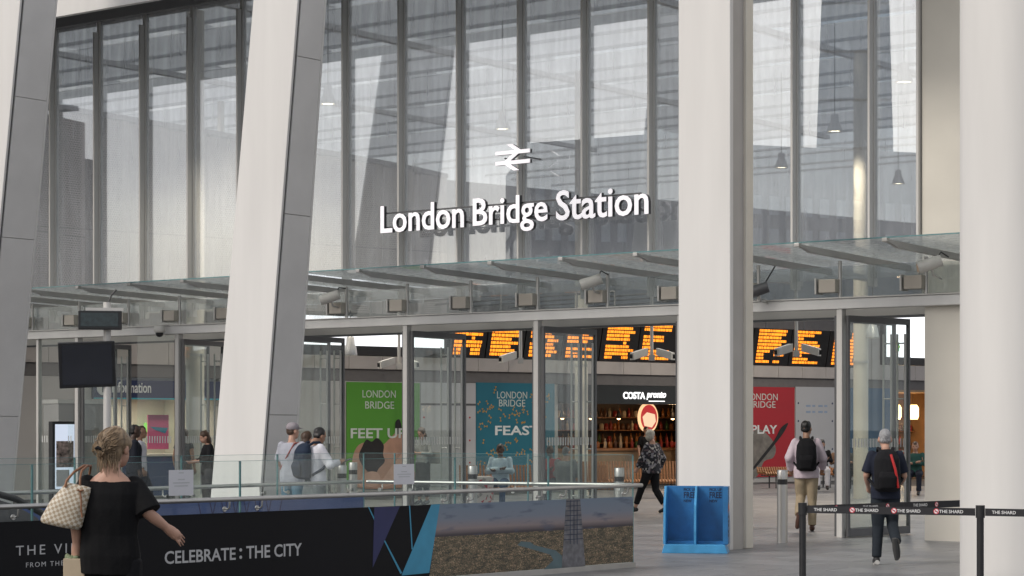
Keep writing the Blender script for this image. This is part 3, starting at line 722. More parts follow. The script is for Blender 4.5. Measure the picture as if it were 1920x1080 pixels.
# ---- second lit shop at the right
x0, x1 = FW.u(1683), FW.u(1815)
s2 = frthing('lit_shop', 'warmly lit shop interior beside the deep blue hoarding panel', 'shop', FW, x0, 0, 0); W = x1-x0
room(s2, 0, W, 2.6, 2.9, WARMW, DARKW, WARMW)
shelf_goods(s2, .1, W-.1, 2.4, (.7, 1.15, 1.6, 2.05))
for xx in (.5, 1.3, 2.2):
    l = MB().lathe([(.16, 0), (.2, .1), (.2, .4), (.14, .5)], (xx, 1.2, 2.0), 16).build('drum_lamp', emit('paper_lamp', (1, .62, .25), 4, (.6, .45, .3)), s2)
    MB().tube([(xx, 1.2, 2.5), (xx, 1.2, 2.9)], .01, 6).build('flex', BLACK, l)
ld = bpy.data.lights.new('shop_light', 'POINT'); ld.energy = 60; ld.color = (1, .66, .36); ld.shadow_soft_size = .2
lo_ = bpy.data.objects.new('shop_light', ld); col.objects.link(lo_); lo_.parent = s2; lo_.location = (1.2, 1.0, 1.8)

# ---- information office at the left
x0, x1 = FW.u(172), FW.u(412)
inf = frthing('information_office', 'information office under a navy sign with a counter and blue front', 'kiosk', FW, x0, 0, 0); W = x1-x0
PALE = mat('office_pale_wall', (.50, .47, .40), .6, 0, .06, 1); NAVY2 = mat('counter_navy', (.018, .04, .12), .4)
room(inf, 0, W, 2.8, 2.5, PALE, LINING, PALE)
z0, z1 = FW.z(175, 748, -.08), FW.z(175, 712, -.08)
MB().box(0, W, -.1, .25, z0, z1).build('sign_band', TXT_NAVY, inf); MB().box(0, W, -.104, -.1005, z0, z0+.035).build('sign_stripe', mat('cyan_stripe', (.05, .40, .50), .4), inf)
xs_ = FW.u(210, -.1)-x0; lettering('Information', FW.u(283, -.1)-x0-xs_, .27, PRINTW, inf, (xs_, -.101, z0+.16), .012, .012)
xi = FW.u(193, -.1)-x0; zi = (z0+z1)/2+.03
disc((xi, zi), .17, -.11, -.1005, 24).build('info_symbol', PRINTW, inf); lettering('i', .06, .2, TXT_NAVY, inf, (xi-.03, -.111, zi-.1), .006, .03)
MB().box(.2, W-.1, .35, .9, 0, 1.0).build('counter_front', NAVY2, inf); MB().box(.15, W-.05, .3, .95, 1.002, 1.06).build('counter_top', PALE, inf)
xp = FW.u(279, .5)-x0; xq = FW.u(318, .5)-x0
pk = MB().box(xp, xq, .55, .58, 1.18, 2.05).build('pink_notice', mat('pink_print', (.62, .10, .24), .5, 0, .05), inf)
MB().prism([(xp+.06, 1.75), (xq-.02, 1.72), (xq-.1, 1.58), (xp+.22, 1.66)], .54, .549).build('blue_mark', mat('print_blue', (.02, .25, .38), .5), inf)
GRN = emit('green_screen', (.25, .75, .1), .8)
MB().box(W-.75, W-.25, 2.5, 2.55, 1.55, 1.85).build('green_display', GRN, inf)
for k in range(3): MB().box(.5+k*.5, .8+k*.5, 2.3, 2.7, 1.07, 1.4).build('office_equipment', (OFFW, BLACK, PALE)[k], inf)
ld = bpy.data.lights.new('office_light', 'AREA'); ld.energy = 40; ld.size = 1.2; ld.color = (1, .93, .8)
lo_ = bpy.data.objects.new('office_light', ld); col.objects.link(lo_); lo_.parent = inf; lo_.location = (W/2, 1.4, 2.46)
MB().box(W/2-.6, W/2+.6, .8, 2.0, 2.47, 2.495).build('light_panel', emit('office_panel', (1, .95, .85), 2.5, (.7, .7, .7)), inf)
# grey kiosk panel box and lit advert totem left of it
FK = Fr(FW.w(0, -5)[:2], FW.d)
t = frthing('grey_kiosk', 'plain grey metal cabinet left of the information counter', 'cabinet', FK, FK.u(158), 0, 0)
MB().box(-.62, .62, 0, .7, 0, FK.z(158, 757)).build('cabinet_body', mat('cabinet_grey', (.30, .29, .285), .5, 0, .05, 2), t, .012); MB().box(-.64, .64, -.02, .72, FK.z(158, 757)+.002, FK.z(158, 757)+.09).build('cabinet_top', ALU, t)
t = frthing('advert_totem', 'dark advert totem with a bright poster standing at far left', 'advert', FK, FK.u(66), -1.5, 0)
zt_ = FK.z(66, 790, -1.5); MB().box(-.36, .36, 0, .18, 0, zt_).build('totem_body', BLACK, t, .01)
m = emit('totem_poster', (.55, .62, .75), .8, (.4, .4, .4)); MB().box(-.3, .14, -.012, -.002, .45, zt_-.06).build('poster_sheet', m, t)
MB().box(-.28, .12, -.016, -.0125, .9, 1.45).build('poster_picture', mat('totem_figures', (.35, .27, .24), .5, 0, .9, 14), t); MB().box(-.28, .02, -.018, -.014, .5, .85).build('white_caption', PRINTW, t)

# ---- pendant lamps under the roof
LAMPG = mat('lamp_shade', (.55, .56, .57), .4, .2, .05)
lamp_on = emit('lamp_glow', (1, .86, .6), 7, (.8, .8, .7))
def pendant(px, py, z, label, r=.19, top=11.4):
    Z = (z-EYE)*F_PX/(HOR-py); p = at(px, Z)
    t = thing('pendant_lamp', label, 'lamp', (p.x, p.y, z), 0, 'pendant lamps')
    MB().lathe([(.05, .42), (.09, .40), (.10, .24), (.12, .22), (r, .02), (r, 0), (r-.02, 0), (.1, .2)], n=20).build('shade', LAMPG, t)
    MB().lathe([(0, .045), (r-.03, .03), (r-.03, .025), (0, .02)], n=20).build('lit_face', lamp_on, t)
    MB().tube([(0, 0, .42), (0, 0, top-z)], .012, 6).build('flex', DARKM, t)
    if True:
        ld = bpy.data.lights.new('lamp_light', 'SPOT'); ld.energy = 900 if z > 5 else 90; ld.color = (1, .88, .7); ld.spot_size = R(140); ld.spot_blend = .6; ld.shadow_soft_size = .15
        lo = bpy.data.objects.new('lamp_light', ld); col.objects.link(lo); lo.parent = t; lo.location = (0, 0, -.02)
LIT = [0]
for px, py, lab in ((615, 196, 'beside the leaning column'), (942, 243, 'just above the rail symbol'), (1695, 155, 'highest at the right beside the end wall'), (1465, 315, 'right of the upright column'), (1565, 247, 'between the two right hand mullions'), (1684, 345, 'lowest at the right near the canopy')):
    pendant(px, py, 8.8, 'grey pendant lamp hanging '+lab)
for px, py, z, lab in ((275, 680, 3.35, 'above the information sign'), (657, 667, 3.3, 'left of the green poster top'), (103, 685, 3.3, 'at the far left above the grey wall'), (1636, 634, 3.75, 'behind the right hand door')):
    pendant(px, py, z, 'small grey downlight hanging '+lab, .15, 5.0)
# ---- security cameras
CAMW = mat('camera_white', (.66, .64, .60), .4)
def canopy_camera(px, py, label, m=CAMW):
    v = -.35; u = FA.u(px, v); z = FA.z(px, py, v)
    t = frthing('security_camera', label, 'camera', FA, u, v, z, 'tube cameras under the canopy')
    a = Vector((-.16, -.1, -.05)); b = Vector((.14, .08, .06))
    MB().tube([a, a.lerp(b, .06), b], [.085, .095, .09], 18).build('camera_body', m, t); MB().tube([a+Vector((-.004, -.003, -.001)), a+Vector((.004, .003, .001))], .078, 18).build('lens_window', mat('lens_cream', (.55, .5, .4), .2), t)
    MB().tube([(.08, .06, .1), (.12, .1, .19), (.2, .2, 4.32-z)], .012, 8).build('cable', BLACK, t); MB().tube([(.02, .0, -.08), (.02, .05, -.16), (.02, .32, -.2)], .018, 8).build('bracket', ALU, t)
canopy_camera(620, 558, 'white tube camera under the canopy beside the leaning column'); canopy_camera(1110, 529, 'white tube camera under the canopy right of centre'); canopy_camera(1745, 496, 'cream tube camera under the canopy near the end wall'); canopy_camera(1421, 545, 'dark small camera with looped cable beside the upright column', DARKM)
def box_cameras(px, py, Z, label, dirs):
    p = at(px, Z, py); t = thing('box_camera', label, 'camera', p, 0, 'box cameras on poles inside the doors')
    MB().tube([(0, 0, -.14), (0, 0, 5-p.z)], .035, 10).build('pole', ALU, t); MB().box(-.06, .06, -.06, .06, -.2, -.08).build('mount', ALU, t)
    for dx in dirs:
        a = Vector((dx*.12, -.05, -.02)); b = a+Vector((dx*.3, -.22, -.10)); w_ = Vector((.09*.6, .09*dx, 0)).normalized()*.075; up = Vector((0, 0, .075))
        h = MB().hexa([a-w_-up, a+w_-up, b+w_-up, b-w_-up], [a-w_+up, a+w_+up, b+w_+up, b-w_+up]); me = h.mesh('camera_housing'); bm = bmesh.new(); bm.from_mesh(me); bmesh.ops.recalc_face_normals(bm, faces=bm.faces); bm.to_mesh(me); bm.free()
        hb = link('camera_housing', me, CAMW, t); q = b+(b-a).normalized()*.006
        MB().box(q.x-.045, q.x+.045, q.y-.012, q.y+.008, q.z-.045, q.z+.045).build('lens_window', BLACK, hb)
box_cameras(976, 664, 46, 'single white box camera below the left departure boards', (-1,)); box_cameras(1222, 658, 44, 'pair of white box cameras just left of the upright column', (-1, 1)); box_cameras(1493, 650, 42, 'pair of white box cameras below the right departure boards', (-1, 1)); box_cameras(748, 675, 48, 'small dark camera pair beside a door post left of centre', (-1, 1))
t = frthing('dome_camera', 'white dome camera with dark bubble under the beam at left', 'camera', FA, FA.u(299, -.3), -.3, FA.z(299, 622, -.3))
MB().lathe([(.0, .12), (.10, .12), (.115, .06), (.115, 0), (.08, -.02)], n=20).build('housing', CAMW, t); MB().lathe([(.08, -.02), (.07, -.07), (.04, -.10), (0, -.11)], n=16).build('bubble', BLACK, t); MB().tube([(0, 0, .1), (.05, .25, .13)], .02, 8).build('arm', ALU, t)

# ---- display pole by the escalator well
p = at(201, 30); t = thing('display_pole', 'grey pole carrying a black monitor and a small dark display at left', 'display', p)
MB().cyl(0, 0, 0, 3.5, .055, 20).build('pole', ALU, t); MB().cyl(0, 0, 0, .03, .16, 20).build('base_plate', ALU, t)
def tilted(mb_fn, rz): return mb_fn
mon = bpy.data.objects.new('monitor', None); col.objects.link(mon); mon.parent = t; mon.location = (-.26, -.12, 2.62); mon.rotation_euler = (R(8), R(-2.5), R(14))
MB().box(-.39, .39, -.05, .05, -.32, .32).build('monitor_case', BLACK, mon, .01); MB().box(-.345, .345, -.056, -.0505, -.275, .285).build('screen_glass', mat('dark_screen', (.035, .037, .045), .18, 0, .1, 2), mon)
MB().tube([(.2, .05, 0), (.26, .12, 0)], .04, 10).build('mount', DARKM, mon)
dp = bpy.data.objects.new('small_display', None); col.objects.link(dp); dp.parent = t; dp.location = (-.08, -.10, 3.25); dp.rotation_euler = (0, 0, R(10))
MB().box(-.30, .30, -.12, .10, -.14, .12).build('display_case', BLACK, dp, .01); MB().box(-.265, .25, -.126, -.1205, -.1, .09).build('display_window', mat('lcd_dark', (.03, .045, .05), .2, 0, .3, 20), dp); MB().box(-.2, .32, -.06, .1, .122, .165).build('top_plate', ALU, dp)
MB().tube([(.02, 0, 3.5), (.05, .05, 3.6), (.12, .05, 3.68)], .012, 6).build('cable', BLACK, t)

# ---- bollards
bol = None
def bollard(px, Z, label, h=1.1):
    p = at(px, Z); t = thing('bollard', label, 'bollard', p, 0, 'steel bollards outside the doors')
    MB().cyl(0, 0, 0, h-.22, .08, 24).build('shaft', STEEL, t); MB().cyl(0, 0, h-.22, h-.14, .077, 24).build('dark_band', BLACK, t); MB().lathe([(.08, h-.14), (.08, h-.012), (.072, h), (0, h)], n=24).build('cap', STEEL, t)
for px, Z, lab in ((1467, 32.1, 'steel bollard with dark band standing right of the upright column'), (1161, 33.8, 'steel bollard near the right end of the glass balustrade'), (886, 35.5, 'steel bollard beside the floral suitcase'), (641, 36, 'nearer of two steel bollards left of the green poster'), (662, 39, 'farther of two steel bollards left of the green poster')): bollard(px, Z, lab)

# ---- slatted benches in the concourse
def bench(px, Z, L_, rot, label, back=False):
    p = at(px, Z); t = thing('slatted_bench', label, 'bench', p, rot, 'curved wooden slat benches in the concourse')
    prof = [(-.28, .36), (-.30, .42), (-.24, .47), (.05, .45), (.22, .47), (.30, .60 if not back else .9), (.33, .60 if not back else .9), (.27, .42), (.05, .40), (-.22, .41)]
    pr = MB().prism(prof, -.022, .022); me = bpy.data.meshes.new('slat'); me.from_pydata([(y, x, z) for x, y, z in pr.v], [], [tuple(reversed(f)) for f in pr.f])
    nS = int(L_/.075)
    for k in range(nS): link('slat', me, WOOD, t, (-L_/2+k*.075, 0, 0))
    for x in (-L_*.36, L_*.36):
        MB().tube([(x, -.2, 0), (x, -.2, .38), (x, .22, .38), (x, .22, 0)], .022, 8).build('leg', DARKM, t)
    MB().box(-L_/2, L_/2, -.1, .1, .35, .385).build('bearer', DARKM, t)
bench(1500, 61, 2.4, R(20), 'wooden slat bench in front of the red poster'); bench(1625, 60, 2.2, R(25), 'wooden slat bench behind the right hand doors')
bench(1185, 52, 2.6, R(10), 'high backed wooden slat bench in front of the coffee shop', True); bench(1010, 47, 3.4, R(12), 'long high backed slat bench below the teal poster', True)

# ---- blue newspaper stand
p = at(1306, 29.6); t = thing('newspaper_stand', 'bright blue two bay newspaper stand at the foot of the upright column', 'newspaper stand', p, R(-9))
BLUE = mat('stand_blue', (.02, .15, .36), .45, 0, .2, 5); BLUEL = mat('stand_light_blue', (.055, .29, .56), .45, 0, .18, 5)
MB().box(-.46, .40, .30, .33, .02, .92).build('back_panel', BLUE, t, .004)
MB().prism([(-.47, 0), (.44, 0), (.40, .12), (-.44, .12)], -.16, .299).build('plinth', BLUEL, t, .006)
for k, x in enumerate((-.455, -.03)):
    pr = MB().prism([(-.10, .122), (.299, .122), (.299, .92), (.12, .92), (-.06, .66), (-.10, .3)], 0, .03)
    me = bpy.data.meshes.new('divider'); me.from_pydata([(x+y, x_, z) for x_, y, z in pr.v], [], [tuple(reversed(f)) for f in pr.f]); link('divider', me, BLUEL, t)
MB().box(.37, .44, -.10, .299, .122, .92).build('side_panel', BLUE, t, .004)
MB().box(-.42, -.035, .10, .29, .122, .16).build('tray', BLUE, t); MB().box(.005, .365, .10, .29, .122, .16).build('tray', BLUE, t)
INK = mat('dark_blue_ink', (.008, .02, .06), .5)
for x in (-.2, .16):
    for s_, z, w_, h_ in (('PICK UP', .85, .17, .04), ('FREE', .75, .17, .085), ('NEW', .69, .11, .04)): lettering(s_, w_, h_, INK, t, (x, .2985, z), .002, .02, split=False)
sp = MB(); sp.add([(.4405, -.08, .60), (.4405, .12, .70), (.4405, .28, .62), (.4405, .28, .56), (.4405, .12, .64), (.4405, -.08, .54)], [(0, 5, 4, 1), (1, 4, 3, 2)]); sp.build('orange_chevron', mat('chevron_orange', (.65, .16, .03), .5), t)
sp = MB()
for k, z in enumerate((.48, .42, .36, .28, .22)): sp.add([(.4407, -.04, z), (.4407, .2, z), (.4407, .2, z+.035), (.4407, -.04, z+.035)], [(0, 1, 2, 3)])
sp.build('printed_lines', INK, t)

# ---- queue barrier with printed belts
BELT = mat('belt_black', (.012, .012, .016), .6); PRED = mat('print_red', (.6, .03, .06), .5)
def bpost(px, Z, label):
    p = at(px, Z); t = thing('barrier_post', label, 'barrier post', p, 0, 'black queue barrier posts')
    MB().cyl(0, 0, .02, .84, .036, 18).build('pole', BLACK, t); MB().cyl(0, 0, .84, .965, .046, 18).build('belt_head', BLACK, t); MB().lathe([(.17, 0), (.17, .012), (.05, .03), (.036, .05)], n=24).build('foot', BLACK, t)
    return p
pa = bpost(1505, 22, 'black queue barrier post in front of the steel bollard'); pb = bpost(1838, 21.3, 'black queue barrier post in front of the round column'); pc = bpost(1990, 20.9, 'black queue barrier post beyond the right edge'); pd = bpost(1885, 24.2, 'black queue barrier post hidden behind the round column')
def belt(p, q, label, n):
    e = (q-p); L_ = e.length; t = thing('barrier_belt', label, 'barrier belt', (p.x, p.y, .86), math.atan2(e.y, e.x), 'printed belts of the queue barrier')
    MB().box(.05, L_-.05, -.002, .002, 0, .075).build('webbing', BELT, t)
    for k in range(n):
        x = .12+k*(L_-.1)/n
        if x+.27 < L_: lettering('THE SHARD', .24, .032, PRINTW, t, (x, -.0025, .022), .001, .01, split=False)
        if x+.45 < L_-.05:
            cx, cz = x+.40, .038
            ring = MB(); nn = 20
            P = [(cx+.028*math.cos(2*math.pi*i/nn), cz+.028*math.sin(2*math.pi*i/nn)) for i in range(nn)]; disc((cx, cz), .029, -.0035, -.0025).build('sign_ring', PRED, t); disc((cx, cz), .022, -.0045, -.0036).build('sign_disc', PRINTW, t)
            MB().prism([(cx-.014, cz-.004), (cx+.014, cz-.004), (cx+.014, cz+.004), (cx-.014, cz+.004)], -.0052, -.0046).build('cigarette', INK, t); MB().prism([(cx-.02, cz+.014), (cx-.014, cz+.02), (cx+.02, cz-.014), (cx+.014, cz-.02)], -.0058, -.0053).build('sign_bar', PRED, t)
belt(pa, pb, 'black printed belt stretched between the two nearer barrier posts', 4); belt(pb, pc, 'black printed belt leaving the view at right', 2); belt(pa, pd, 'farther black printed belt running behind the walking man', 4)

# ================================================================ glass balustrade around the escalator well
P1 = Vector((1.51, 26.6)); P0 = Vector((-4.67, 19.47)); P2 = Vector((-1.96, 28.2)); P3 = Vector((-5.56, 23.2))
dirF = (P1-P0).normalized(); P0e = P0-dirF*3.0; dirB = (P2-P3).normalized(); P3e = P3-dirB*3.0
GTOP, RAILZ = 1.40, 1.02
def balustrade(label, A, B, joints, rail_side=-1, rails=True):
    fr = Fr(A, B-A); Ln = (B-A).length
    t = frthing('glass_balustrade', label, 'balustrade', fr)
    js = [0]+joints+[Ln]
    for a, b in zip(js[:-1], js[1:]):
        o = MB().box(a+.008, b-.008, -.009, .009, .02, GTOP).build('glass_panel', BGLASS, t)
        e = MB(); e.box(b-.0078, b-.0012, -.0095, .0095, .02, GTOP); e.box(a+.0012, a+.0078, -.0095, .0095, .02, GTOP); e.box(a+.009, b-.009, -.0085, .0085, GTOP+.0005, GTOP+.004); e.build('glass_edge', EDGE, o)
    MB().box(0, Ln, -.04, .04, 0, .06).build('base_channel', STEEL, t)
    rl = MB().tube([(.0, rail_side*.09, RAILZ), (Ln+.06, rail_side*.09, RAILZ)], .024, 14).build('handrail', STEEL, t)
    xs = []
    for a, b in zip(js[:-1], js[1:]): xs += [a+.22, b-.22] if b-a > .8 else [(a+b)/2]
    br = MB().tube([(0, rail_side*.012, -.10), (0, rail_side*.06, -.10), (0, rail_side*.088, -.085), (0, rail_side*.09, -.02)], .009, 8); br.tube([(0, rail_side*.009, -.10), (0, rail_side*.02, -.10)], .026, 12); bme = br.mesh('rail_bracket')
    for x in xs: link('rail_bracket', bme, STEEL, t, (x, 0, RAILZ))
    return t, fr, Ln
frF = Fr(P0e, P1-P0e)
jf = [frF.u(px) for px in (-330, 60, 450, 853, 1028)]
bf, frF, LF = balustrade('front glass balustrade carrying a black printed banner with white lettering', P0e, P1, [j for j in jf if j > .3])
frE = Fr(P2, P1-P2); balustrade('end glass balustrade between the well corners in front of the doors', P2, P1, [frE.u(740), frE.u(990)], 1)
frB = Fr(P3e, P2-P3e); bb, frB, LB = balustrade('rear glass balustrade with a blue band behind the woman in black', P3e, P2, [frB.u(140), frB.u(340), frB.u(520)], 1)
# printed film on the rear run
MB().box(.02, LB-.02, -.013, -.0095, .07, .86).build('blue_film', mat('blue_film', (.055, .095, .25), .45, 0, .25, .7), bb)
lf = MB()
for k in range(14):
    x = frB.u(380)+k*.1; lf.add([(x, -.0145, .5), (x+.02, -.0145, .5), (x+.02+(.1 if k % 2 else -.1), -.0145, .84), (x+(.1 if k % 2 else -.1), -.0145, .84)], [(0, 1, 2, 3)])
lf.build('purple_lattice', mat('purple_print', (.02, .02, .09), .5), bb)
# banner on the front run
BAN = mat('banner_black', (.008, .008, .010), .6, 0, .15, 1.2, spec=.2); yb = -.0135
xa_, xb_ = .02, LF-.02
xs0 = frF.u(690); xs1 = frF.u(800); xph = frF.u(820)
MB().box(xa_, frF.u(822), yb, -.0095, .065, .88).build('banner_sheet', BAN, bf)
def city_mat():
    m = bpy.data.materials.new('city_photo_print'); m.use_nodes = True; t_ = m.node_tree; p_ = t_.nodes['Principled BSDF']; p_.inputs['Roughness'].default_value = .5; p_.inputs['Specular IOR Level'].default_value = .2
    tcn = t_.nodes.new('ShaderNodeTexCoord'); sp_ = t_.nodes.new('ShaderNodeSeparateXYZ'); t_.links.new(tcn.outputs['Object'], sp_.inputs[0])
    # sky bands by height
    r1 = t_.nodes.new('ShaderNodeValToRGB'); e = r1.color_ramp.elements; e[0].position = .60; e[0].color = (0.079, 0.070, 0.079, 1); e[1].position = 1; e[1].color = (0.210, 0.263, 0.333, 1)
    q = e.new(.68); q.color = (0.298, 0.245, 0.245, 1); q = e.new(.80); q.color = (0.228, 0.254, 0.306, 1)
    mr = t_.nodes.new('ShaderNodeMapRange'); mr.inputs[1].default_value = 0; mr.inputs[2].default_value = .88; t_.links.new(sp_.outputs[2], mr.inputs[0]); t_.links.new(mr.outputs[0], r1.inputs[0])
    mp_ = t_.nodes.new('ShaderNodeMapping'); mp_.inputs['Scale'].default_value = (1.6, 1, 7); t_.links.new(tcn.outputs['Object'], mp_.inputs[0])
    cl = t_.nodes.new('ShaderNodeTexNoise'); cl.inputs['Scale'].default_value = 1.3; cl.inputs['Detail'].default_value = 4; t_.links.new(mp_.outputs[0], cl.inputs['Vector'])
    clr = t_.nodes.new('ShaderNodeValToRGB'); clr.color_ramp.elements[0].position = .55; clr.color_ramp.elements[1].position = .72; t_.links.new(cl.outputs['Fac'], clr.inputs[0])
    mxs = t_.nodes.new('ShaderNodeMix'); mxs.data_type = 'RGBA'; mxs.inputs[7].default_value = (.10, .12, .18, 1); t_.links.new(clr.outputs[0], mxs.inputs[0]); t_.links.new(r1.outputs[0], mxs.inputs[6])
    # rooftops: squeezed cells towards the printed skyline
    vo = t_.nodes.new('ShaderNodeTexVoronoi'); vo.inputs['Scale'].default_value = 105; mp2 = t_.nodes.new('ShaderNodeMapping'); mp2.inputs['Scale'].default_value = (1, 1, 1.7); t_.links.new(tcn.outputs['Object'], mp2.inputs[0]); t_.links.new(mp2.outputs[0], vo.inputs['Vector'])
    r2 = t_.nodes.new('ShaderNodeValToRGB'); e = r2.color_ramp.elements; e[0].color = (0.021, 0.025, 0.021, 1); e[1].color = (0.385, 0.298, 0.210, 1); e[1].position = .95
    q = e.new(.35); q.color = (0.061, 0.070, 0.038, 1); q = e.new(.62); q.color = (0.131, 0.088, 0.052, 1); q = e.new(.8); q.color = (0.210, 0.158, 0.105, 1)
    sc_ = t_.nodes.new('ShaderNodeSeparateColor'); t_.links.new(vo.outputs['Color'], sc_.inputs[0]); t_.links.new(sc_.outputs[0], r2.inputs[0])
    n3 = t_.nodes.new('ShaderNodeTexNoise'); n3.inputs['Scale'].default_value = 4; t_.links.new(mp_.outputs[0], n3.inputs['Vector'])
    mu = t_.nodes.new('ShaderNodeMix'); mu.data_type = 'RGBA'; mu.blend_type = 'MULTIPLY'; mu.inputs[0].default_value = .8; t_.links.new(r2.outputs[0], mu.inputs[6]); n3r = t_.nodes.new('ShaderNodeValToRGB'); n3r.color_ramp.elements[0].position = .35; n3r.color_ramp.elements[0].color = (.35, .38, .3, 1); n3r.color_ramp.elements[1].position = .62; n3r.color_ramp.elements[1].color = (1.5, 1.35, 1.2, 1); t_.links.new(n3.outputs['Fac'], n3r.inputs[0]); t_.links.new(n3r.outputs[0], mu.inputs[7])
    br_ = t_.nodes.new('ShaderNodeMix'); br_.data_type = 'RGBA'; br_.blend_type = 'ADD'; br_.inputs[0].default_value = 1; t_.links.new(mu.outputs[2], br_.inputs[6]); br_.inputs[7].default_value = (.045, .043, .042, 1)
    st_ = t_.nodes.new('ShaderNodeMath'); st_.operation = 'GREATER_THAN'; st_.inputs[1].default_value = .525
    wob = t_.nodes.new('ShaderNodeMath'); wob.operation = 'MULTIPLY_ADD'; wob.inputs[1].default_value = .02; t_.links.new(cl.outputs['Fac'], wob.inputs[0]); t_.links.new(sp_.outputs[2], wob.inputs[2]); t_.links.new(wob.outputs[0], st_.inputs[0])
    fin = t_.nodes.new('ShaderNodeMix'); fin.data_type = 'RGBA'; t_.links.new(st_.outputs[0], fin.inputs[0]); t_.links.new(br_.outputs[2], fin.inputs[6]); t_.links.new(mxs.outputs[2], fin.inputs[7]); t_.links.new(fin.outputs[2], p_.inputs['Base Color'])
    return m
MB().prism([(frF.u(803), .066), (xb_, .066), (xb_, .879), (frF.u(822), .879)], yb-.001, -.0096).build('city_photograph', city_mat(), bf)
def Fq(px, py): return (frF.u(px), frF.z(px, py))
def sheet(pts, m, nm, y=yb): MB().prism([Fq(*q) for q in pts], y-.0025, y-.0005).build(nm, m, bf)
CY = mat('banner_cyan', (.05, .29, .46), .4); NB = mat('banner_navy', (.018, .022, .10), .35)
sheet([(751, 1079), (807, 946), (823, 945), (803, 1074)], CY, 'cyan_stripe'); sheet([(700, 951), (748, 949), (697, 1064)], NB, 'navy_shard')
for q in ([(688, 950), (690, 950), (702, 975), (700, 976)], [(765, 948), (767, 948), (772, 1030), (770, 1030)], [(718, 1014), (720, 1013), (752, 1074), (749, 1076)]): sheet(q, CY, 'cyan_line')
sheet([(968, 1022), (975, 1015), (992, 1016), (1000, 1022), (1040, 1032), (1052, 1042), (1052, 1072), (1010, 1075), (1036, 1050), (1030, 1040), (1000, 1031)], mat('print_river', (.10, .16, .18), .35, 0, .1, 8), 'printed_river')
sheet([(1060, 936), (1086, 935), (1096, 1068), (1051, 1072)], mat('print_tower', (.15, .15, .165), .35, 0, .35, 14), 'printed_tower')
tl_ = MB()
for k in range(9):
    a_, b_ = Fq(1060-k*.6, 940+k*9), Fq(1086+k*.6, 939+k*9); tl_.box(a_[0], b_[0], yb-.0045, yb-.003, a_[1]-.004, a_[1]+.004)
for px in (1067, 1074, 1080): a_ = Fq(px, 1020); tl_.box(a_[0]-.006, a_[0]+.006, yb-.0050, yb-.0046, a_[1], Fq(px, 938)[1])
tl_.build('tower_lines', INK, bf)
LW = mat('banner_lettering', (.50, .50, .51), .4)
def btext(s_, px0, px1, py_base, py_top, bold=0, sp_=1.0):
    a_ = Fq(px0, py_base); u1 = frF.u(px1); pm = (px0+px1)/2; hgt = frF.z(pm, 0)-frF.z(pm, py_base-py_top); zb = frF.z(px0, py_base)
    lettering(s_, u1-a_[0], hgt, LW, bf, (a_[0], yb-.0005, zb), .0015, bold, sp_)
btext('CELEBRATE', 307, 440, 1058, 1034, .015); btext(':', 447, 452, 1048, 1028, .02); btext('THE CITY', 460, 564, 1048, 1024, .015)
btext('THE VIEW', 28, 172, 1042, 1024, 0, 1.35); btext('FROM THE SHARD', 47, 170, 1064, 1055, 0, 1.3)
# notices on the front glass
for px, lab in ((338, 'white paper notice on the glass near the woman in black'), (756, 'white paper notice on the glass below the green poster')):
    py0, py1, hw = (881, 929, 23) if px < 500 else (870, 908, 19)
    a_, b_ = frF.u(px-hw), frF.u(px+hw); z0_, z1_ = frF.z(px, py1), frF.z(px, py0)
    t = frthing('paper_notice', lab, 'notice', frF, a_, -.012, z0_); w_, h_ = b_-a_, z1_-z0_
    MB().box(0, w_, -.002, 0, 0, h_).build('sheet', mat('paper', (.66, .66, .70), .7, 0, .02), t)
    for k, (x0_, x1_, q) in enumerate(((.40, .60, .86), (.36, .64, .6), (.16, .84, .47), (.22, .78, .35))): MB().box(w_*x0_, w_*x1_, -.003, -.0022, h_*q, h_*(q+.05)).build('printed_line', GREYPRINT, t)
# escalator inside the well
fe = Fr(P0, dirF); t = frthing('escalator', 'black curved escalator handrail in the well at lower left', 'escalator', fe, 0, 1.7, 0)
arc = [(-3.2, 0, 1.17), (.4, 0, 1.17), (.95, 0, 1.13), (1.4, 0, 1.02), (1.75, 0, .85), (1.95, 0, .62), (1.95, 0, .40), (1.8, 0, .26)]
MB().tube(arc, .035, 12).build('handrail', BLACK, t)
pr = [(-3.2, .08), (1.7, .08), (1.85, .40), (1.85, .62), (1.66, .82), (1.35, .97), (.9, 1.09), (.4, 1.13), (-3.2, 1.13)]
MB().prism(pr, -.01, .01).build('skirt_panel', DARKM, t)
# ================================================================ people
def skin_mat(name, c): return mat('skin_'+name, c, .5, 0, .08, 14, .05, 80)
def cloth(name, c, rough=.85, var=.12): return mat('cloth_'+name, c, rough, 0, var, 7, .25, 45, spec=.25)
SK_L = skin_mat('light', (.50, .29, .21)); SK_M = skin_mat('tan', (.34, .19, .125)); SK_D = skin_mat('dark', (.07, .038, .026))
DEF = dict(pelvis=(0, 0, .95), waist=(0, .0, 1.10), chest=(0, 0, 1.29), neck=(0, -.015, 1.47), head=(0, .025, 1.625),
           shL=(-.172, -.01, 1.415), elL=(-.235, -.03, 1.14), wrL=(-.235, .05, .90), shR=(.172, -.01, 1.415), elR=(.235, -.03, 1.14), wrR=(.235, .05, .90),
           hipL=(-.09, 0, .93), knL=(-.10, .02, .50), anL=(-.10, -.02, .085), hipR=(.09, 0, .93), knR=(.10, .02, .50), anR=(.10, -.02, .085),
           toeL=None, toeR=None)
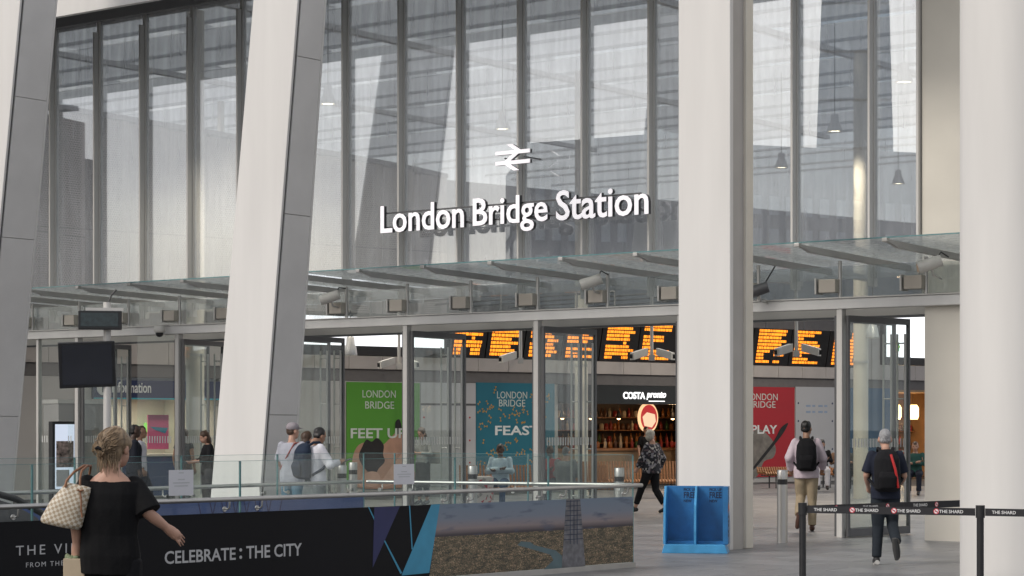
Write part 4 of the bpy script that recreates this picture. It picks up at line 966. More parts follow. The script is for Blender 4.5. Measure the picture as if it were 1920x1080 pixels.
def loft(mb, rings, lat, fwd, n=16):
    """rings: (centre, half width, half depth, up-vector offset) ; lat/fwd axes"""
    vs = []; fs = []
    rings = [(Vector(c)-Vector((0, 0, .0)), a, b) for c, a, b in rings]
    for c, a, b in rings:
        for k in range(n):
            q = 2*math.pi*k/n; cx, sy = math.cos(q), math.sin(q)
            sx_ = math.copysign(abs(cx)**.85, cx); s2_ = math.copysign(abs(sy)**.85, sy)
            vs.append(c+lat*(a*sx_)+fwd*(b*s2_))
    m = len(rings)
    for i in range(m-1):
        for k in range(n): fs.append((i*n+k, i*n+(k+1) % n, (i+1)*n+(k+1) % n, (i+1)*n+k))
    fs += [tuple(reversed(range(n))), tuple((m-1)*n+k for k in range(n))]
    mb.add(vs, fs, True)
def limb(mb, pts, rad, n=12):
    """rounded tapered limb with spherical ends"""
    P = [Vector(p) for p in pts]; d0 = (P[0]-P[1]).normalized(); d1 = (P[-1]-P[-2]).normalized()
    pp = [P[0]+d0*rad[0]*.85, P[0]+d0*rad[0]*.5]; rr = [rad[0]*.4, rad[0]*.85]
    for i, p in enumerate(P):
        pp.append(p); rr.append(rad[i])
        if i < len(P)-1 and (P[i+1]-p).length > .12:
            pp.append(p.lerp(P[i+1], .35)); rr.append(rad[i]*.6+rad[i+1]*.4+.004)
    pp += [P[-1]+d1*rad[-1]*.5, P[-1]+d1*rad[-1]*.85]; rr += [rad[-1]*.85, rad[-1]*.4]
    mb.tube(pp, rr, n)
def remesh(mb, name, vox, m, parent, wrinkle=0, smooth=2, seed=0, wscale=7):
    me0 = mb.mesh(name); tmp = bpy.data.objects.new('tmp', me0); TS.collection.objects.link(tmp)
    r = tmp.modifiers.new('r', 'REMESH'); r.mode = 'VOXEL'; r.voxel_size = vox; r.use_smooth_shade = True
    s_ = tmp.modifiers.new('s', 'SMOOTH'); s_.factor = .5; s_.iterations = smooth
    dg = ts_eval()
    me = bpy.data.meshes.new_from_object(tmp.evaluated_get(dg)); bpy.data.objects.remove(tmp); bpy.data.meshes.remove(me0)
    if wrinkle:
        nn = [v.normal.copy() for v in me.vertices]
        for v, q in zip(me.vertices, nn):
            c = v.co; f = noise.noise(Vector((c.x*wscale+seed, c.y*wscale, c.z*wscale*.55)))+.5*noise.noise(Vector((c.x*17+seed, c.y*17, c.z*9)))
            v.co = c+q*wrinkle*f
    me.materials.clear(); me.name = name; me.update()
    for p in me.polygons: p.use_smooth = True
    return link(name, me, m, parent)
def hand(mb, wr, el, up=None, curl=.5, k=1.0, side=1):
    """palm, four unequal bent fingers and a thumb leaving the side of the palm"""
    wr, el = Vector(wr), Vector(el); d = (wr-el).normalized()
    ref = Vector(up) if up is not None else Vector((0, 1, 0)); ref = (ref-d*ref.dot(d)); ref = ref.normalized() if ref.length > 1e-3 else Vector((1, 0, 0))
    pn = ref.cross(d)*side      # palm normal; ref points to the thumb side
    limb(mb, [wr-d*.01*k, wr+d*.03*k, wr+d*.08*k], [.027*k, .034*k, .036*k], 10)
    for i, (o, l) in enumerate(((.030, .075), (.010, .085), (-.010, .078), (-.029, .06))):
        b = wr+d*.085*k+ref*o*k; sp = ref*o*7; c1 = b+(d*math.cos(curl*.6)+pn*math.sin(curl*.6)+sp).normalized()*l*.5*k; c2 = c1+(d*math.cos(curl*1.5)+pn*math.sin(curl*1.5)+sp*.8).normalized()*l*.5*k
        limb(mb, [b-d*.02*k, b, c1, c2], [.009*k, .009*k, .0082*k, .0068*k], 8)
    b = wr+d*.03*k+ref*.028*k; c1 = b+(d*.7+ref*.6+pn*.3).normalized()*.04*k; c2 = c1+(d*.9+ref*.15+pn*.5*curl).normalized()*.034*k
    limb(mb, [b-ref*.01*k, b, c1, c2], [.013*k, .012*k, .0105*k, .009*k], 8)
def person(label, pos, rot, h, J=None, top=None, legs=None, shoes=None, skin=SK_L, hair=None, sleeve=1.0, leglen=1.0, build=1.0, vox=.014, head_yaw=0, head_pitch=0,
           hairstyle='short', loose=.0, curl=.6, face=False, skirt=False, bust=0, thumbs=None, belly=0, group='people around the station', hatc=None, neckw=.082, flare=0):
    k = h/1.75; P = {a: Vector(b)*k if b else None for a, b in DEF.items()}
    for a, b in (J or {}).items(): P[a] = Vector(b)*k if b is not None else None
    t = thing('person', label, 'person', pos, rot, group)
    for s_ in 'LR':
        if P['toe'+s_] is None:
            P['toe'+s_] = P['an'+s_]+Vector((0.0, .17, -.055))*k
    lat = (P['shR']-P['shL']); lat.normalize(); latp = (P['hipR']-P['hipL']).normalized()
    up = (P['neck']-P['pelvis']).normalized(); fwd = up.cross(lat).normalized(); fwdp = Vector((0, 0, 1)).cross(latp).normalized()
    B = build*k
    # --- head
    yaw = Matrix.Rotation(head_yaw, 3, 'Z') @ Matrix.Rotation(head_pitch, 3, 'X'); hc = P['head']
    base_rot = Matrix((lat, fwd, lat.cross(fwd))).transposed()
    base_rot = Matrix.Rotation(math.atan2(lat.y, lat.x), 3, 'Z')
    def HP(x, y, z): return hc+base_rot @ (yaw @ Vector((x, y, z)))*k*1.05
    def hball(mb, x, y, z, rx, ry, rz, n=14):
        q = MB().ball((0, 0, 0), rx, ry, rz, n); mb.add([HP(x+v[0], y+v[1], z+v[2]) for v in q.v], q.f, True)
    body = MB()
    hball(body, 0, -.005, .035, .076, .094, .088, 18); hball(body, 0, .022, -.035, .060, .070, .078, 16); hball(body, 0, .045, -.075, .036, .04, .035)
    hball(body, 0, .096, -.012, .012, .018, .024, 8); hball(body, 0, .082, -.058, .024, .012, .010, 8); hball(body, 0, .075, .035, .05, .018, .014, 8)
    for sx_ in (-1, 1): hball(body, sx_*.080, -.005, -.005, .013, .022, .033, 8)
    limb(body, [P['neck']-up*.03*k, P['neck']+up*.04*k, HP(0, -.012, -.05)], [.066*B, .054*B, .052*k])
    # --- trunk, arms and legs of the body
    loft(body, [(P['pelvis']-Vector((0, 0, .06*k)), .12*B, .09*B), (P['pelvis'], .155*B, .105*B), (P['waist'], .135*B, .095*B), (P['chest'], .155*B, .105*B), (P['chest'].lerp(P['neck'], .65), .15*B, .08*B), (P['neck'], .06*B, .055*B)], lat, fwd)
    for s_ in 'LR':
        limb(body, [P['sh'+s_], P['el'+s_], P['wr'+s_]], [.052*B, .041*B, .027*k]); hand(body, P['wr'+s_], P['el'+s_], (thumbs or {}).get(s_), curl, k, 1 if s_ == 'R' else -1)
        limb(body, [P['hip'+s_], P['kn'+s_], P['an'+s_]], [.083*B, .055*B, .036*k]); limb(body, [P['an'+s_], P['an'+s_].lerp(P['toe'+s_], .5)+Vector((0, 0, -.01*k)), P['toe'+s_]], [.036*k, .038*k, .03*k])
    remesh(body, 'body', vox, skin, t)
    # --- upper garment
    if top:
        g = MB(); e = .016*k+loose*k
        by = fwd*belly*k
        rings = [(P['pelvis']-up*.10*k, .165*B+e, .112*B+e+belly*.4*k), (P['pelvis']+up*.02*k, .168*B+e, .115*B+e+belly*.5*k), (P['waist'], .145*B+e+belly*.35*k, .105*B+e+belly*.5*k), (P['chest']-up*.02*k, .166*B+e, .115*B+e+bust*k*.5), (P['chest']+up*.07*k, .172*B+e, .108*B+e*.8), (P['chest'].lerp(P['neck'], .72), .158*B+e*.6, .082*B+e*.5), (P['neck']-up*(.012+max(0, neckw-.09)*.9)*k, neckw*B, .066*B)]
        loft(g, rings, lat, fwd, 20)
        for s_ in 'LR':
            a, b, c = P['sh'+s_], P['el'+s_], P['wr'+s_]; ra = .053*B+e*.45
            pth = [P['chest'].lerp(a, .75)+up*.02*k, a, b] if sleeve >= .5 else [P['chest'].lerp(a, .75)+up*.02*k, a, a.lerp(b, sleeve*2)]
            rd = [.06*B, ra, .047*B+e*.8] if sleeve >= .5 else [.06*B, ra, .050*B+e+flare*k]
            if sleeve > .5: pth.append(b.lerp(c, (sleeve-.5)*2*.94)); rd.append(.034*k+e*.7)
            g.tube(pth, rd, 14)
            g.ball(a, ra, ra, ra, 12)
            if sleeve > .5: g.ball(b, rd[2], rd[2], rd[2], 12)
        remesh(g, 'top', vox, top, t, .007*k, 2, seed=h*50)
    # --- lower garment
    if legs:
        g = MB(); e = .014*k
        loft(g, [(P['pelvis']-Vector((0, 0, .10*k)), .13*B+e, .10*B+e), (P['pelvis']-Vector((0, 0, .03*k)), .166*B+e, .112*B+e), (P['pelvis']+up*.06*k, .155*B+e*.6, .105*B+e*.6), (P['waist']-up*.02*k, .142*B+e*.4, .1*B+e*.4)], latp, fwdp, 18)
        for s_ in 'LR':
            a, b, c = P['hip'+s_], P['kn'+s_], P['an'+s_]
            pth = [a+Vector((0, 0, .02*k)), a.lerp(b, .45), b]; rd = [.092*B+e, .082*B+e, .062*B+e]
            if leglen > .5: pth.append(b.lerp(c, (leglen-.5)*2*.97)); rd.append(.050*k+e)
            else: pth[-1] = a.lerp(b, leglen*2); rd[-1] = .068*B+e
            g.tube(pth, rd, 14); g.ball(a, .09*B+e, .09*B+e, .09*B+e, 12)
            if leglen > .5: g.ball(b, rd[2], rd[2], rd[2], 12)
        if skirt: g.tube([P['pelvis'], (P['knL']+P['knR'])/2+Vector((0, 0, -.1*k))], [.17*B, .2*B], 20)
        remesh(g, 'trousers' if leglen > .6 else 'shorts', vox, legs, t, .007*k, 2, seed=h*31)
    if shoes:
        for s_ in 'LR':
            a, b = P['an'+s_], P['toe'+s_]; d = (b-a); fl = Vector((d.x, d.y, d.z)); 
            g = MB(); down = (Vector((0, 0, -1))-fl.normalized()*(-fl.normalized().z)).normalized() if fl.length > 0 else Vector((0, 0, -1))
            heel = a+down*.035*k-fl.normalized()*.035*k
            limb(g, [heel, a.lerp(b, .4)+down*.012*k, b+fl.normalized()*.02*k], [.043*k, .046*k, .036*k]); limb(g, [a+Vector((0, 0, .02*k)), a+down*.02*k], [.043*k, .044*k])
            remesh(g, 'shoe', min(vox, .012), shoes, t)
    # --- hair
    if hair:
        g = MB()
        if hairstyle in ('short', 'bald'): hball(g, 0, -.014, .046, .079, .094, .086, 18); hball(g, 0, -.045, .0, .072, .056, .052, 14)
        elif hairstyle == 'bob': hball(g, 0, -.016, .042, .090, .100, .094, 18); hball(g, 0, -.045, -.02, .090, .070, .085, 16)
        elif hairstyle == 'long': hball(g, 0, -.016, .045, .088, .100, .092, 18); hball(g, 0, -.055, -.06, .085, .058, .13, 16)
        elif hairstyle == 'bun': hball(g, 0, -.012, .045, .092, .104, .090, 20); hball(g, 0, -.055, -.01, .078, .06, .09, 16); hball(g, -.01, -.115, .0, .042, .035, .045, 12)
        remesh(g, 'hair', min(vox, .009), hair, t, .010*k, 1, seed=h*11, wscale=16)
    if hatc:
        g = MB(); hball(g, 0, -.006, .062, .086, .103, .078, 18); hball(g, 0, .105, .05, .062, .065, .010, 14); remesh(g, 'cap', .011, hatc, t)
    if face:
        for sx_ in (-1, 1):
            g = MB(); hball(g, sx_*.030, .083, .012, .011, .008, .007, 8); g.build('eye', mat('eye_dark', (.03, .02, .018), .2), t)
        g = MB(); hball(g, 0, .092, -.060, .022, .006, .006, 8); g.build('mouth', mat('lips', (.28, .10, .09), .5), t)
    t['_h'] = h
    del t['_h']
    return t, P, HP
def backpack(label, t, P, m, strap, k=1.0, accent=None):
    """rucksack hanging on the back; its own thing, placed in the wearer's frame"""
    o = thing('backpack', label, 'backpack', t.location, t.rotation_euler.z)
    c = P['chest']; up = (P['neck']-P['pelvis']).normalized(); lat = (P['shR']-P['shL']).normalized(); f = up.cross(lat)
    back = c-f*.125*k-up*.05
    g = MB(); loft(g, [(back-up*.25*k-f*.05*k, .10*k, .05*k), (back-up*.22*k-f*.07*k, .145*k, .085*k), (back-up*.05*k-f*.075*k, .15*k, .10*k), (back+up*.12*k-f*.06*k, .14*k, .085*k), (back+up*.20*k-f*.035*k, .10*k, .055*k), (back+up*.225*k-f*.02*k, .05*k, .03*k)], lat, f, 18)
    remesh(g, 'pack_body', .012, m, o, .006, 2, 3)
    g = MB(); loft(g, [(back-up*.21*k-f*.15*k, .09*k, .03*k), (back-up*.08*k-f*.17*k, .11*k, .035*k), (back-up*.02*k-f*.165*k, .09*k, .02*k)], lat, f, 14); remesh(g, 'front_pocket', .012, m, o)
    for s_, nm in ((-1, 'shL'), (1, 'shR')):
        sh = P[nm]-lat*s_*.07*k+up*.065*k
        MB().tube([back+up*.19*k+lat*s_*.06*k, sh-f*.06*k+up*.012*k, sh+f*.03*k+up*.012*k, sh+f*.125*k-up*.09*k, c+f*.145*k+lat*s_*.13*k-up*.05*k, c+lat*s_*.19*k-up*.16*k, back-up*.2*k+lat*s_*.12*k], .018*k, 8).build('strap', strap, o)
    if accent: MB().tube([back+up*.17*k-f*.13*k+lat*.04, back+up*.0*k-f*.19*k+lat*.09, back-up*.2*k-f*.14*k+lat*.13], .017, 8).build('accent_zip', accent, o)
    return o
BLK = cloth('black', (.010, .010, .012)); NAVYC = cloth('navy', (.018, .022, .038)); KHAKI = cloth('khaki', (.36, .29, .20)); PINK = cloth('pale_pink', (.62, .52, .58)); WHT = cloth('white_shirt', (.68, .67, .72)); GREYC = cloth('grey', (.38, .39, .44)); DENIM = cloth('denim', (.05, .09, .16)); DENL = cloth('light_denim', (.10, .19, .26)); LBLUE = cloth('light_blue', (.40, .52, .60)); DKJ = cloth('dark_denim', (.022, .028, .036)); CHAR = cloth('charcoal', (.06, .06, .065))
SH_BR = mat('shoe_brown', (.07, .03, .02), .5); SH_BK = mat('shoe_black', (.015, .015, .016), .5); SH_W = mat('shoe_white', (.5, .49, .47), .6)
H_BLACK = mat('hair_black', (.010, .009, .009), .5, 0, .3, 40); H_GREY = mat('hair_grey', (.30, .30, .31), .7, 0, .55, 70, .5, 120); H_BLOND = mat('hair_grey_blond', (.42, .39, .34), .6, 0, .25, 60); H_BROWN = mat('hair_brown', (.06, .032, .018), .5, 0, .3, 40)
def floral(name, base, cs_, sc_=22):
    m = mat('cloth_'+name, base, .85, 0, .1); t_ = m.node_tree; p_ = t_.nodes['Principled BSDF']
    tcn = t_.nodes.new('ShaderNodeTexCoord'); vo = t_.nodes.new('ShaderNodeTexVoronoi'); vo.inputs['Scale'].default_value = sc_; t_.links.new(tcn.outputs['Object'], vo.inputs['Vector'])
    sc2 = t_.nodes.new('ShaderNodeSeparateColor'); t_.links.new(vo.outputs['Color'], sc2.inputs[0]); r_ = t_.nodes.new('ShaderNodeValToRGB'); r_.color_ramp.interpolation = 'CONSTANT'
    e = r_.color_ramp.elements; e[0].color = base+(1,); e[1].position = .62; e[1].color = cs_[0]+(1,); q = e.new(.76); q.color = cs_[1]+(1,); q = e.new(.88); q.color = cs_[2]+(1,)
    t_.links.new(sc2.outputs[0], r_.inputs[0]); t_.links.new(r_.outputs[0], p_.inputs['Base Color']); return m
FLOR = floral('floral', (.022, .022, .03), ((.25, .24, .27), (.10, .07, .08), (.42, .40, .38)))
def stride(a, b=None):    # legs of a walking figure: L forward when a > 0
    return dict(knL=(-.095, .16*a+.02, .53), anL=(-.10, .24*a-.03, .10), knR=(.095, .02, .50), anR=(.10, -.22*a, .12), toeR=(.10, -.22*a+.13, .03))

# ---- man in navy with a black rucksack, walking away past the barrier
J = dict(hipL=(-.09, 0, .93), knL=(-.09, .05, .50), anL=(-.11, .02, .085), knR=(.10, .10, .52), anR=(.12, -.20, .30), toeR=(.135, -.17, .13), elR=(.245, .02, 1.14), wrR=(.20, .20, 1.02), elL=(-.245, .0, 1.15), wrL=(-.20, .18, 1.0), head=(0, .05, 1.61))
p = at(1660, 27.0); t, P, HP = person('man in navy shirt with grey hair and black rucksack walking towards the doors', p, R(-4), 1.72, J, NAVYC, DKJ, SH_BK, SK_L, H_GREY, .42, 1, 1.0, loose=.010)
backpack('black rucksack with a red stripe worn by the grey haired man', t, P, BLK, BLK, 1.12, mat('red_zip', (.5, .02, .02), .5))
for s_ in ('L', 'R'):
    a, b = P['an'+s_], P['toe'+s_]; d = (b-a).normalized(); dn = (Vector((0, 0, -1))+d*d.z).normalized()
    MB().tube([a-d*.07+dn*.072, a.lerp(b, .5)+dn*.052, b+d*.045+dn*.03], [.03, .036, .026], 10).build('sole', SH_W if s_ == 'L' else mat('sole_dark', (.06, .06, .06), .8), t)
# ---- man in pink shirt and chinos with a black rucksack
J = dict(knL=(-.09, .06, .54), anL=(-.12, -.24, .27), toeL=(-.14, -.22, .10), knR=(.09, .06, .50), anR=(.09, .05, .085), elL=(-.27, -.05, 1.17), wrL=(-.25, .12, .98), elR=(.26, -.03, 1.16), wrR=(.25, .15, 1.0))
p = at(1512, 35.6); t, P, HP = person('man in pale pink shirt and beige trousers walking in through the doors', p, R(-8), 1.84, J, PINK, KHAKI, SH_BR, SK_M, H_BLACK, 1.0, 1, 1.0, head_yaw=R(-25), loose=.02)
backpack('plain black rucksack worn by the man in the pink shirt', t, P, BLK, BLK, 1.15)
# ---- woman with pale hair and floral jacket striding left
J = dict(knL=(-.09, .20, .53), anL=(-.10, .36, .10), knR=(.09, -.04, .50), anR=(.09, -.30, .13), toeR=(.09, -.16, .05), elR=(.25, -.10, 1.15), wrR=(.24, -.02, .92), elL=(-.25, .06, 1.14), wrL=(-.23, .2, .95))
p = at(1222, 43); t, P, HP = person('woman with pale bobbed hair, dark floral jacket and black cropped trousers walking', p, R(52), 1.68, J, FLOR, BLK, SH_BK, SK_L, H_BLOND, .95, .9, 1.08, hairstyle='bob', head_yaw=R(-95), loose=.03, face=True)
# ---- man in cap and the man with the navy rucksack by the balustrade
p = at(548, 33.5); t, P, HP = person('man in grey shirt, cap and blue shorts standing beside the leaning column', p, R(-22), 1.80, dict(elL=(-.24, .02, 1.15), wrL=(-.2, .18, 1.0), head=(0, .02, 1.625)), GREYC, DENL, SH_W, SK_L, H_BROWN, .45, .48, .98, head_yaw=R(-28), hatc=cloth('cap_grey', (.30, .27, .29)), loose=.015)
MB().tube([P['shR']+Vector((-.05, .09, .05)), P['shR']+Vector((-.09, -.09, .03)), P['chest']+Vector((0, -.15, -.02)), P['waist']+Vector((-.17, -.08, -.05))], .014, 8).build('shoulder_strap', mat('strap_red', (.25, .07, .06), .6), t)
J = dict(head=(.0, .085, 1.59), elR=(.27, .10, 1.17), wrR=(.14, .34, 1.20), elL=(-.25, .12, 1.16), wrL=(.02, .36, 1.19))
p = at(590, 32.4); t, P, HP = person('man in white shirt with navy rucksack looking down at his phone', p, R(-52), 1.76, J, WHT, CHAR, SH_BK, SK_M, H_BLACK, .97, 1, 1.05, head_pitch=R(-22), loose=.018)
backpack('navy rucksack on the man in the white shirt', t, P, cloth('pack_navy', (.018, .028, .05)), cloth('pack_navy', (.018, .028, .05)), 1.15)
g = MB(); g.hexa([(P['wrR']+Vector((-.02, .08, .0))), (P['wrR']+Vector((.05, .08, .0))), (P['wrR']+Vector((.05, .21, .05))), (P['wrR']+Vector((-.02, .21, .05)))], [(P['wrR']+Vector((-.02, .08, .01))), (P['wrR']+Vector((.05, .08, .01))), (P['wrR']+Vector((.05, .21, .06))), (P['wrR']+Vector((-.02, .21, .06)))])
ph = g.build('phone', BLACK); ph.location = t.location; ph.rotation_euler = t.rotation_euler; tag(ph, 'dark phone held by the man in the white shirt', 'phone')
# jacket tied round his waist
jk = thing('tied_jacket', 'grey jacket hanging from the waist of the man in the white shirt', 'jacket', t.location, t.rotation_euler.z); g = MB()
loft(g, [(Vector((0, 0, .40)), .20, .15), (Vector((0, 0, .62)), .20, .155), (Vector((0, 0, .88)), .19, .145), (Vector((0, 0, 1.02)), .17, .13)], Vector((1, 0, 0)), Vector((0, 1, 0)), 24); remesh(g, 'jacket_cloth', .012, cloth('jacket_grey', (.17, .19, .20)), jk, .03, 2, 5, 9)
p = at(574, 35.5); person('dark haired woman mostly hidden between the two men by the balustrade', p, R(-40), 1.66, None, CHAR, CHAR, SH_BK, SK_L, H_BROWN, .9, 1, .92, hairstyle='long')
# ---- woman in grey reading her phone in front of the green poster
J = dict(head=(0, .06, 1.60), elR=(.24, .06, 1.15), wrR=(.10, .28, 1.17), elL=(-.24, .05, 1.15), wrL=(-.04, .30, 1.16))
p = at(793, 48); t, P, HP = person('woman in grey top and dark skirt looking at her phone by the white panel', p, R(150), 1.74, J, floral('grey_stripe', (.30, .31, .32), ((.36, .37, .38), (.26, .27, .27), (.40, .41, .42)), 30), CHAR, SH_BK, SK_L, H_BROWN, .9, .9, .92, hairstyle='long', face=True, head_pitch=R(-15), skirt=True)
bg_ = MB(); loft(bg_, [(Vector((0, 0, 0)), .17, .07), (Vector((0, 0, .12)), .17, .075), (Vector((0, 0, .26)), .13, .04)], Vector((1, 0, 0)), Vector((0, 1, 0)), 16); hb = remesh(bg_, 'handbag', .012, cloth('bag_grey', (.26, .26, .25)), None, .004); hb.location = (p.x+.27, p.y-.05, .92); tag(hb, 'grey shoulder bag hanging at the side of the woman in grey', 'bag')
# ---- seated people
SIT = dict(pelvis=(0, 0, .55), waist=(0, -.03, .70), chest=(0, -.04, .89), neck=(0, -.04, 1.07), head=(0, .0, 1.225), shL=(-.185, -.04, 1.02), shR=(.185, -.04, 1.02), elL=(-.25, .05, .78), elR=(.25, .05, .78), wrL=(.06, .20, .80), wrR=(-.06, .23, .83), hipL=(-.10, .02, .53), hipR=(.10, .02, .53), knL=(-.13, .44, .52), knR=(.13, .44, .52), anL=(-.12, .46, .09), anR=(.12, .50, .09))
def sit(label, px, Z, rot, h, zoff=0, **kw):
    p = at(px, Z); p.z = zoff; J = dict(SIT); J.update(kw.pop('J', {})); return person(label, p, rot, h, J, **kw)
sit('seated man in pale blue hoodie with folded arms on the bench below the teal poster', 938, 46, R(170), 1.78, top=LBLUE, legs=DENIM, shoes=SH_W, skin=SK_D, hair=H_BLACK, face=True, loose=.02)
sit('seated person with red scarf behind the middle doors', 1031, 46.5, R(160), 1.74, top=cloth('red_scarf', (.32, .03, .035)), legs=NAVYC, shoes=SH_BK, skin=SK_D, hair=H_BLACK, face=True)
sit('seated person in grey hooded coat seen from behind', 1062, 44.5, R(-30), 1.72, top=cloth('coat_grey', (.20, .21, .22)), legs=CHAR, shoes=SH_BK, skin=SK_L, hair=cloth('hood_grey', (.20, .21, .22)), loose=.04)
sit('seated woman with long dark hair behind the man in pink', 1541, 58, R(175), 1.74, .05, top=BLK, legs=WHT, shoes=SH_BK, skin=SK_L, hair=H_BLACK, hairstyle='long', face=True)
sit('seated woman with long brown hair seen through the right hand door', 1604, 57, R(165), 1.74, top=CHAR, legs=BLK, shoes=SH_BK, skin=SK_L, hair=H_BROWN, hairstyle='long', face=True)
sit('seated person in tan jacket beside the right hand door post', 1575, 58.5, R(180), 1.70, top=cloth('tan', (.25, .15, .10)), legs=CHAR, shoes=SH_BK, skin=SK_M, hair=H_BROWN, face=True)
sit('seated person in dark clothes in front of the lit shop', 1716, 55, R(165), 1.76, top=cloth('teal_top', (.03, .09, .08)), legs=NAVYC, shoes=SH_BK, skin=SK_L, hair=H_BROWN, face=True)
# ---- people inside at the left
p = at(251, 41); person('man in dark suit walking inside behind the woman in black', p, R(-70), 1.78, stride(-1), cloth('suit', (.012, .014, .022)), cloth('suit', (.012, .014, .022)), SH_BK, SK_D, H_BLACK, 1, 1, 1.03, loose=.015)
p = at(263, 42.2); person('man in white shirt walking beside the man in the dark suit', p, R(-80), 1.76, stride(1), WHT, NAVYC, SH_BK, SK_M, H_BROWN, .95, 1, .98, face=True)
p = at(389, 42); person('woman in black looking at her phone beside the cream column', p, R(115), 1.68, dict(head=(0, .06, 1.60), elR=(.24, .06, 1.15), wrR=(.10, .30, 1.10), elL=(-.24, .05, 1.15), wrL=(-.04, .32, 1.10)), BLK, CHAR, SH_BK, SK_L, H_BROWN, .8, 1, .95, hairstyle='long', face=True, head_pitch=R(-15))
p = at(345, 45); person('person in dark sleeveless top at the information counter', p, R(-20), 1.68, None, CHAR, CHAR, SH_BK, SK_M, H_BROWN, .15, 1, .98, hairstyle='long')
p = FW.w(FW.u(1211, .5), .5); person('coffee shop assistant in black standing behind the counter', p, R(200), 1.74, None, BLK, BLK, SH_BK, SK_L, H_BLACK, .4, 1, 1, face=True)
# ---- luggage by the bench
p = at(905, 44.5); t = thing('suitcase', 'white suitcase with red floral print standing by the bench', 'suitcase', p, R(15))
g = MB().box(-.21, .21, -.13, .13, .06, .72); g.build('shell', floral('case_print', (.55, .50, .48), ((.42, .04, .06), (.45, .15, .16), (.30, .28, .27)), 14), t, .04)
for x in (-.15, .15): MB().tube([(x, -.02, .035), (x, .02, .035)], .035, 12).build('wheel', BLACK, t)
MB().tube([(-.09, .08, .72), (-.09, .08, 1.02), (.09, .08, 1.02), (.09, .08, .72)], .012, 8).build('pull_handle', DARKM, t)
p = at(893, 45.6); t = thing('red_bag', 'small red bag standing on the floor beside the floral suitcase', 'bag', p, R(10)); g = MB(); loft(g, [(Vector((0, 0, .01)), .15, .1), (Vector((0, 0, .2)), .16, .11), (Vector((0, 0, .4)), .11, .05)], Vector((1, 0, 0)), Vector((0, 1, 0)), 16); remesh(g, 'bag_body', .014, cloth('bag_red', (.45, .03, .04)), t, .01); MB().tube([(-.07, 0, .38), (-.05, 0, .52), (.05, 0, .52), (.07, 0, .38)], .012, 8).build('bag_handle', cloth('bag_red', (.45, .03, .04)), t)

# ================================================================ woman in black in the foreground
FZ = 13.0; p = at(207, FZ)
def fx(px, py, dy): return ((px-207)/F_PX*FZ, dy, EYE-(py-HOR)*FZ/F_PX)
hW = 1.72; q = 1.75/hW
def J_(px, py, dy): a = fx(px, py, dy); return (a[0]*q, a[1]*q, a[2]*q)
J = dict(head=J_(216, 842, .03), neck=J_(210, 882, -.02), chest=J_(206, 945, -.01), waist=J_(205, 1000, .0), pelvis=J_(207, 1045, 0), shL=J_(166, 908, -.02), shR=J_(250, 911, .03),
         elR=J_(278, 962, -.01), wrR=J_(309, 990, .06), elL=J_(146, 962, -.06), wrL=J_(145, 1018, -.02), hipL=(-.10, 0, .93), hipR=(.10, 0, .93), knL=(-.10, .14, .53), anL=(-.10, .12, .10), knR=(.10, -.02, .50), anR=(.10, -.20, .13), toeR=(.10, -.08, .04))
HB = mat('hair_dark_blond', (.22, .155, .095), .5, 0, .5, 55, .4, 90, stretch=(1, 1, .25))
fgw, P, HP = person('woman in loose black top with pinned up blond hair walking past the banner', p, R(0), hW, J, cloth('black_jersey', (.006, .006, .007), .9), cloth('black_trousers', (.008, .008, .010)), SH_BK, SK_L, HB, .49, 1, .94, vox=.0065, neckw=.16, hairstyle='bun', head_yaw=R(-38), loose=.016, flare=.012, curl=.2, thumbs={'R': (-.5, .2, 1), 'L': (0, 1, 0)}, belly=.015)
# loose strands gathered to the knot and stray wisps
rnd = random.Random(5); g = MB(); kx, ky, kz = -.01, -.125, .0
for i in range(420):
    a = rnd.uniform(-2.6, 2.6); b = rnd.uniform(-.9, 1.35)
    n_ = Vector((math.sin(a)*math.cos(b), math.cos(a)*math.cos(b)*.9-.1, math.sin(b)))
    if n_.y > .55: continue
    s0 = Vector((n_.x*.094, n_.y*.106-.012, n_.z*.092+.042)); e0 = Vector((kx+rnd.uniform(-.03, .03), ky+rnd.uniform(-.012, .01), kz+rnd.uniform(-.03, .03)))
    md = s0.lerp(e0, .5); md = md+Vector((md.x, md.y+.02, md.z-.03)).normalized()*rnd.uniform(.012, .026)
    g.tube([HP(*s0), HP(*(s0.lerp(md, .55)+n_*.006)), HP(*md), HP(*e0)], [.0016, .0026, .0026, .0014], 4, False)
for i in range(110):
    a = rnd.uniform(-1.2, 1.2)+math.pi; s0 = Vector((math.sin(a)*.075, math.cos(a)*.075-.03, rnd.uniform(-.05, .02))); L_ = rnd.uniform(.05, .12)
    g.tube([HP(*s0), HP(s0.x*1.18, s0.y*1.15, s0.z-L_*.5), HP(s0.x*(1.05+rnd.uniform(-.2, .3)), s0.y*1.1, s0.z-L_)], [.002, .002, .0008], 4, False)
for i in range(60):
    a = rnd.uniform(0, 6.28); g.tube([HP(kx, ky-.02, kz), HP(kx+math.cos(a)*.045, ky-.03, kz+math.sin(a)*.045), HP(kx+math.cos(a+.9)*.05, ky-.008, kz+math.sin(a+.9)*.05)], [.003, .003, .001], 4, False)
g.build('hair_strands', HB, fgw)['kind'] = 'stuff'
g = MB(); g.tube([HP(kx-.018, ky-.028, kz+.004), HP(kx+.004, ky-.04, kz+.012), HP(kx+.02, ky-.026, kz+.0)], .009, 8); g.build('hair_tie', BLK, fgw)
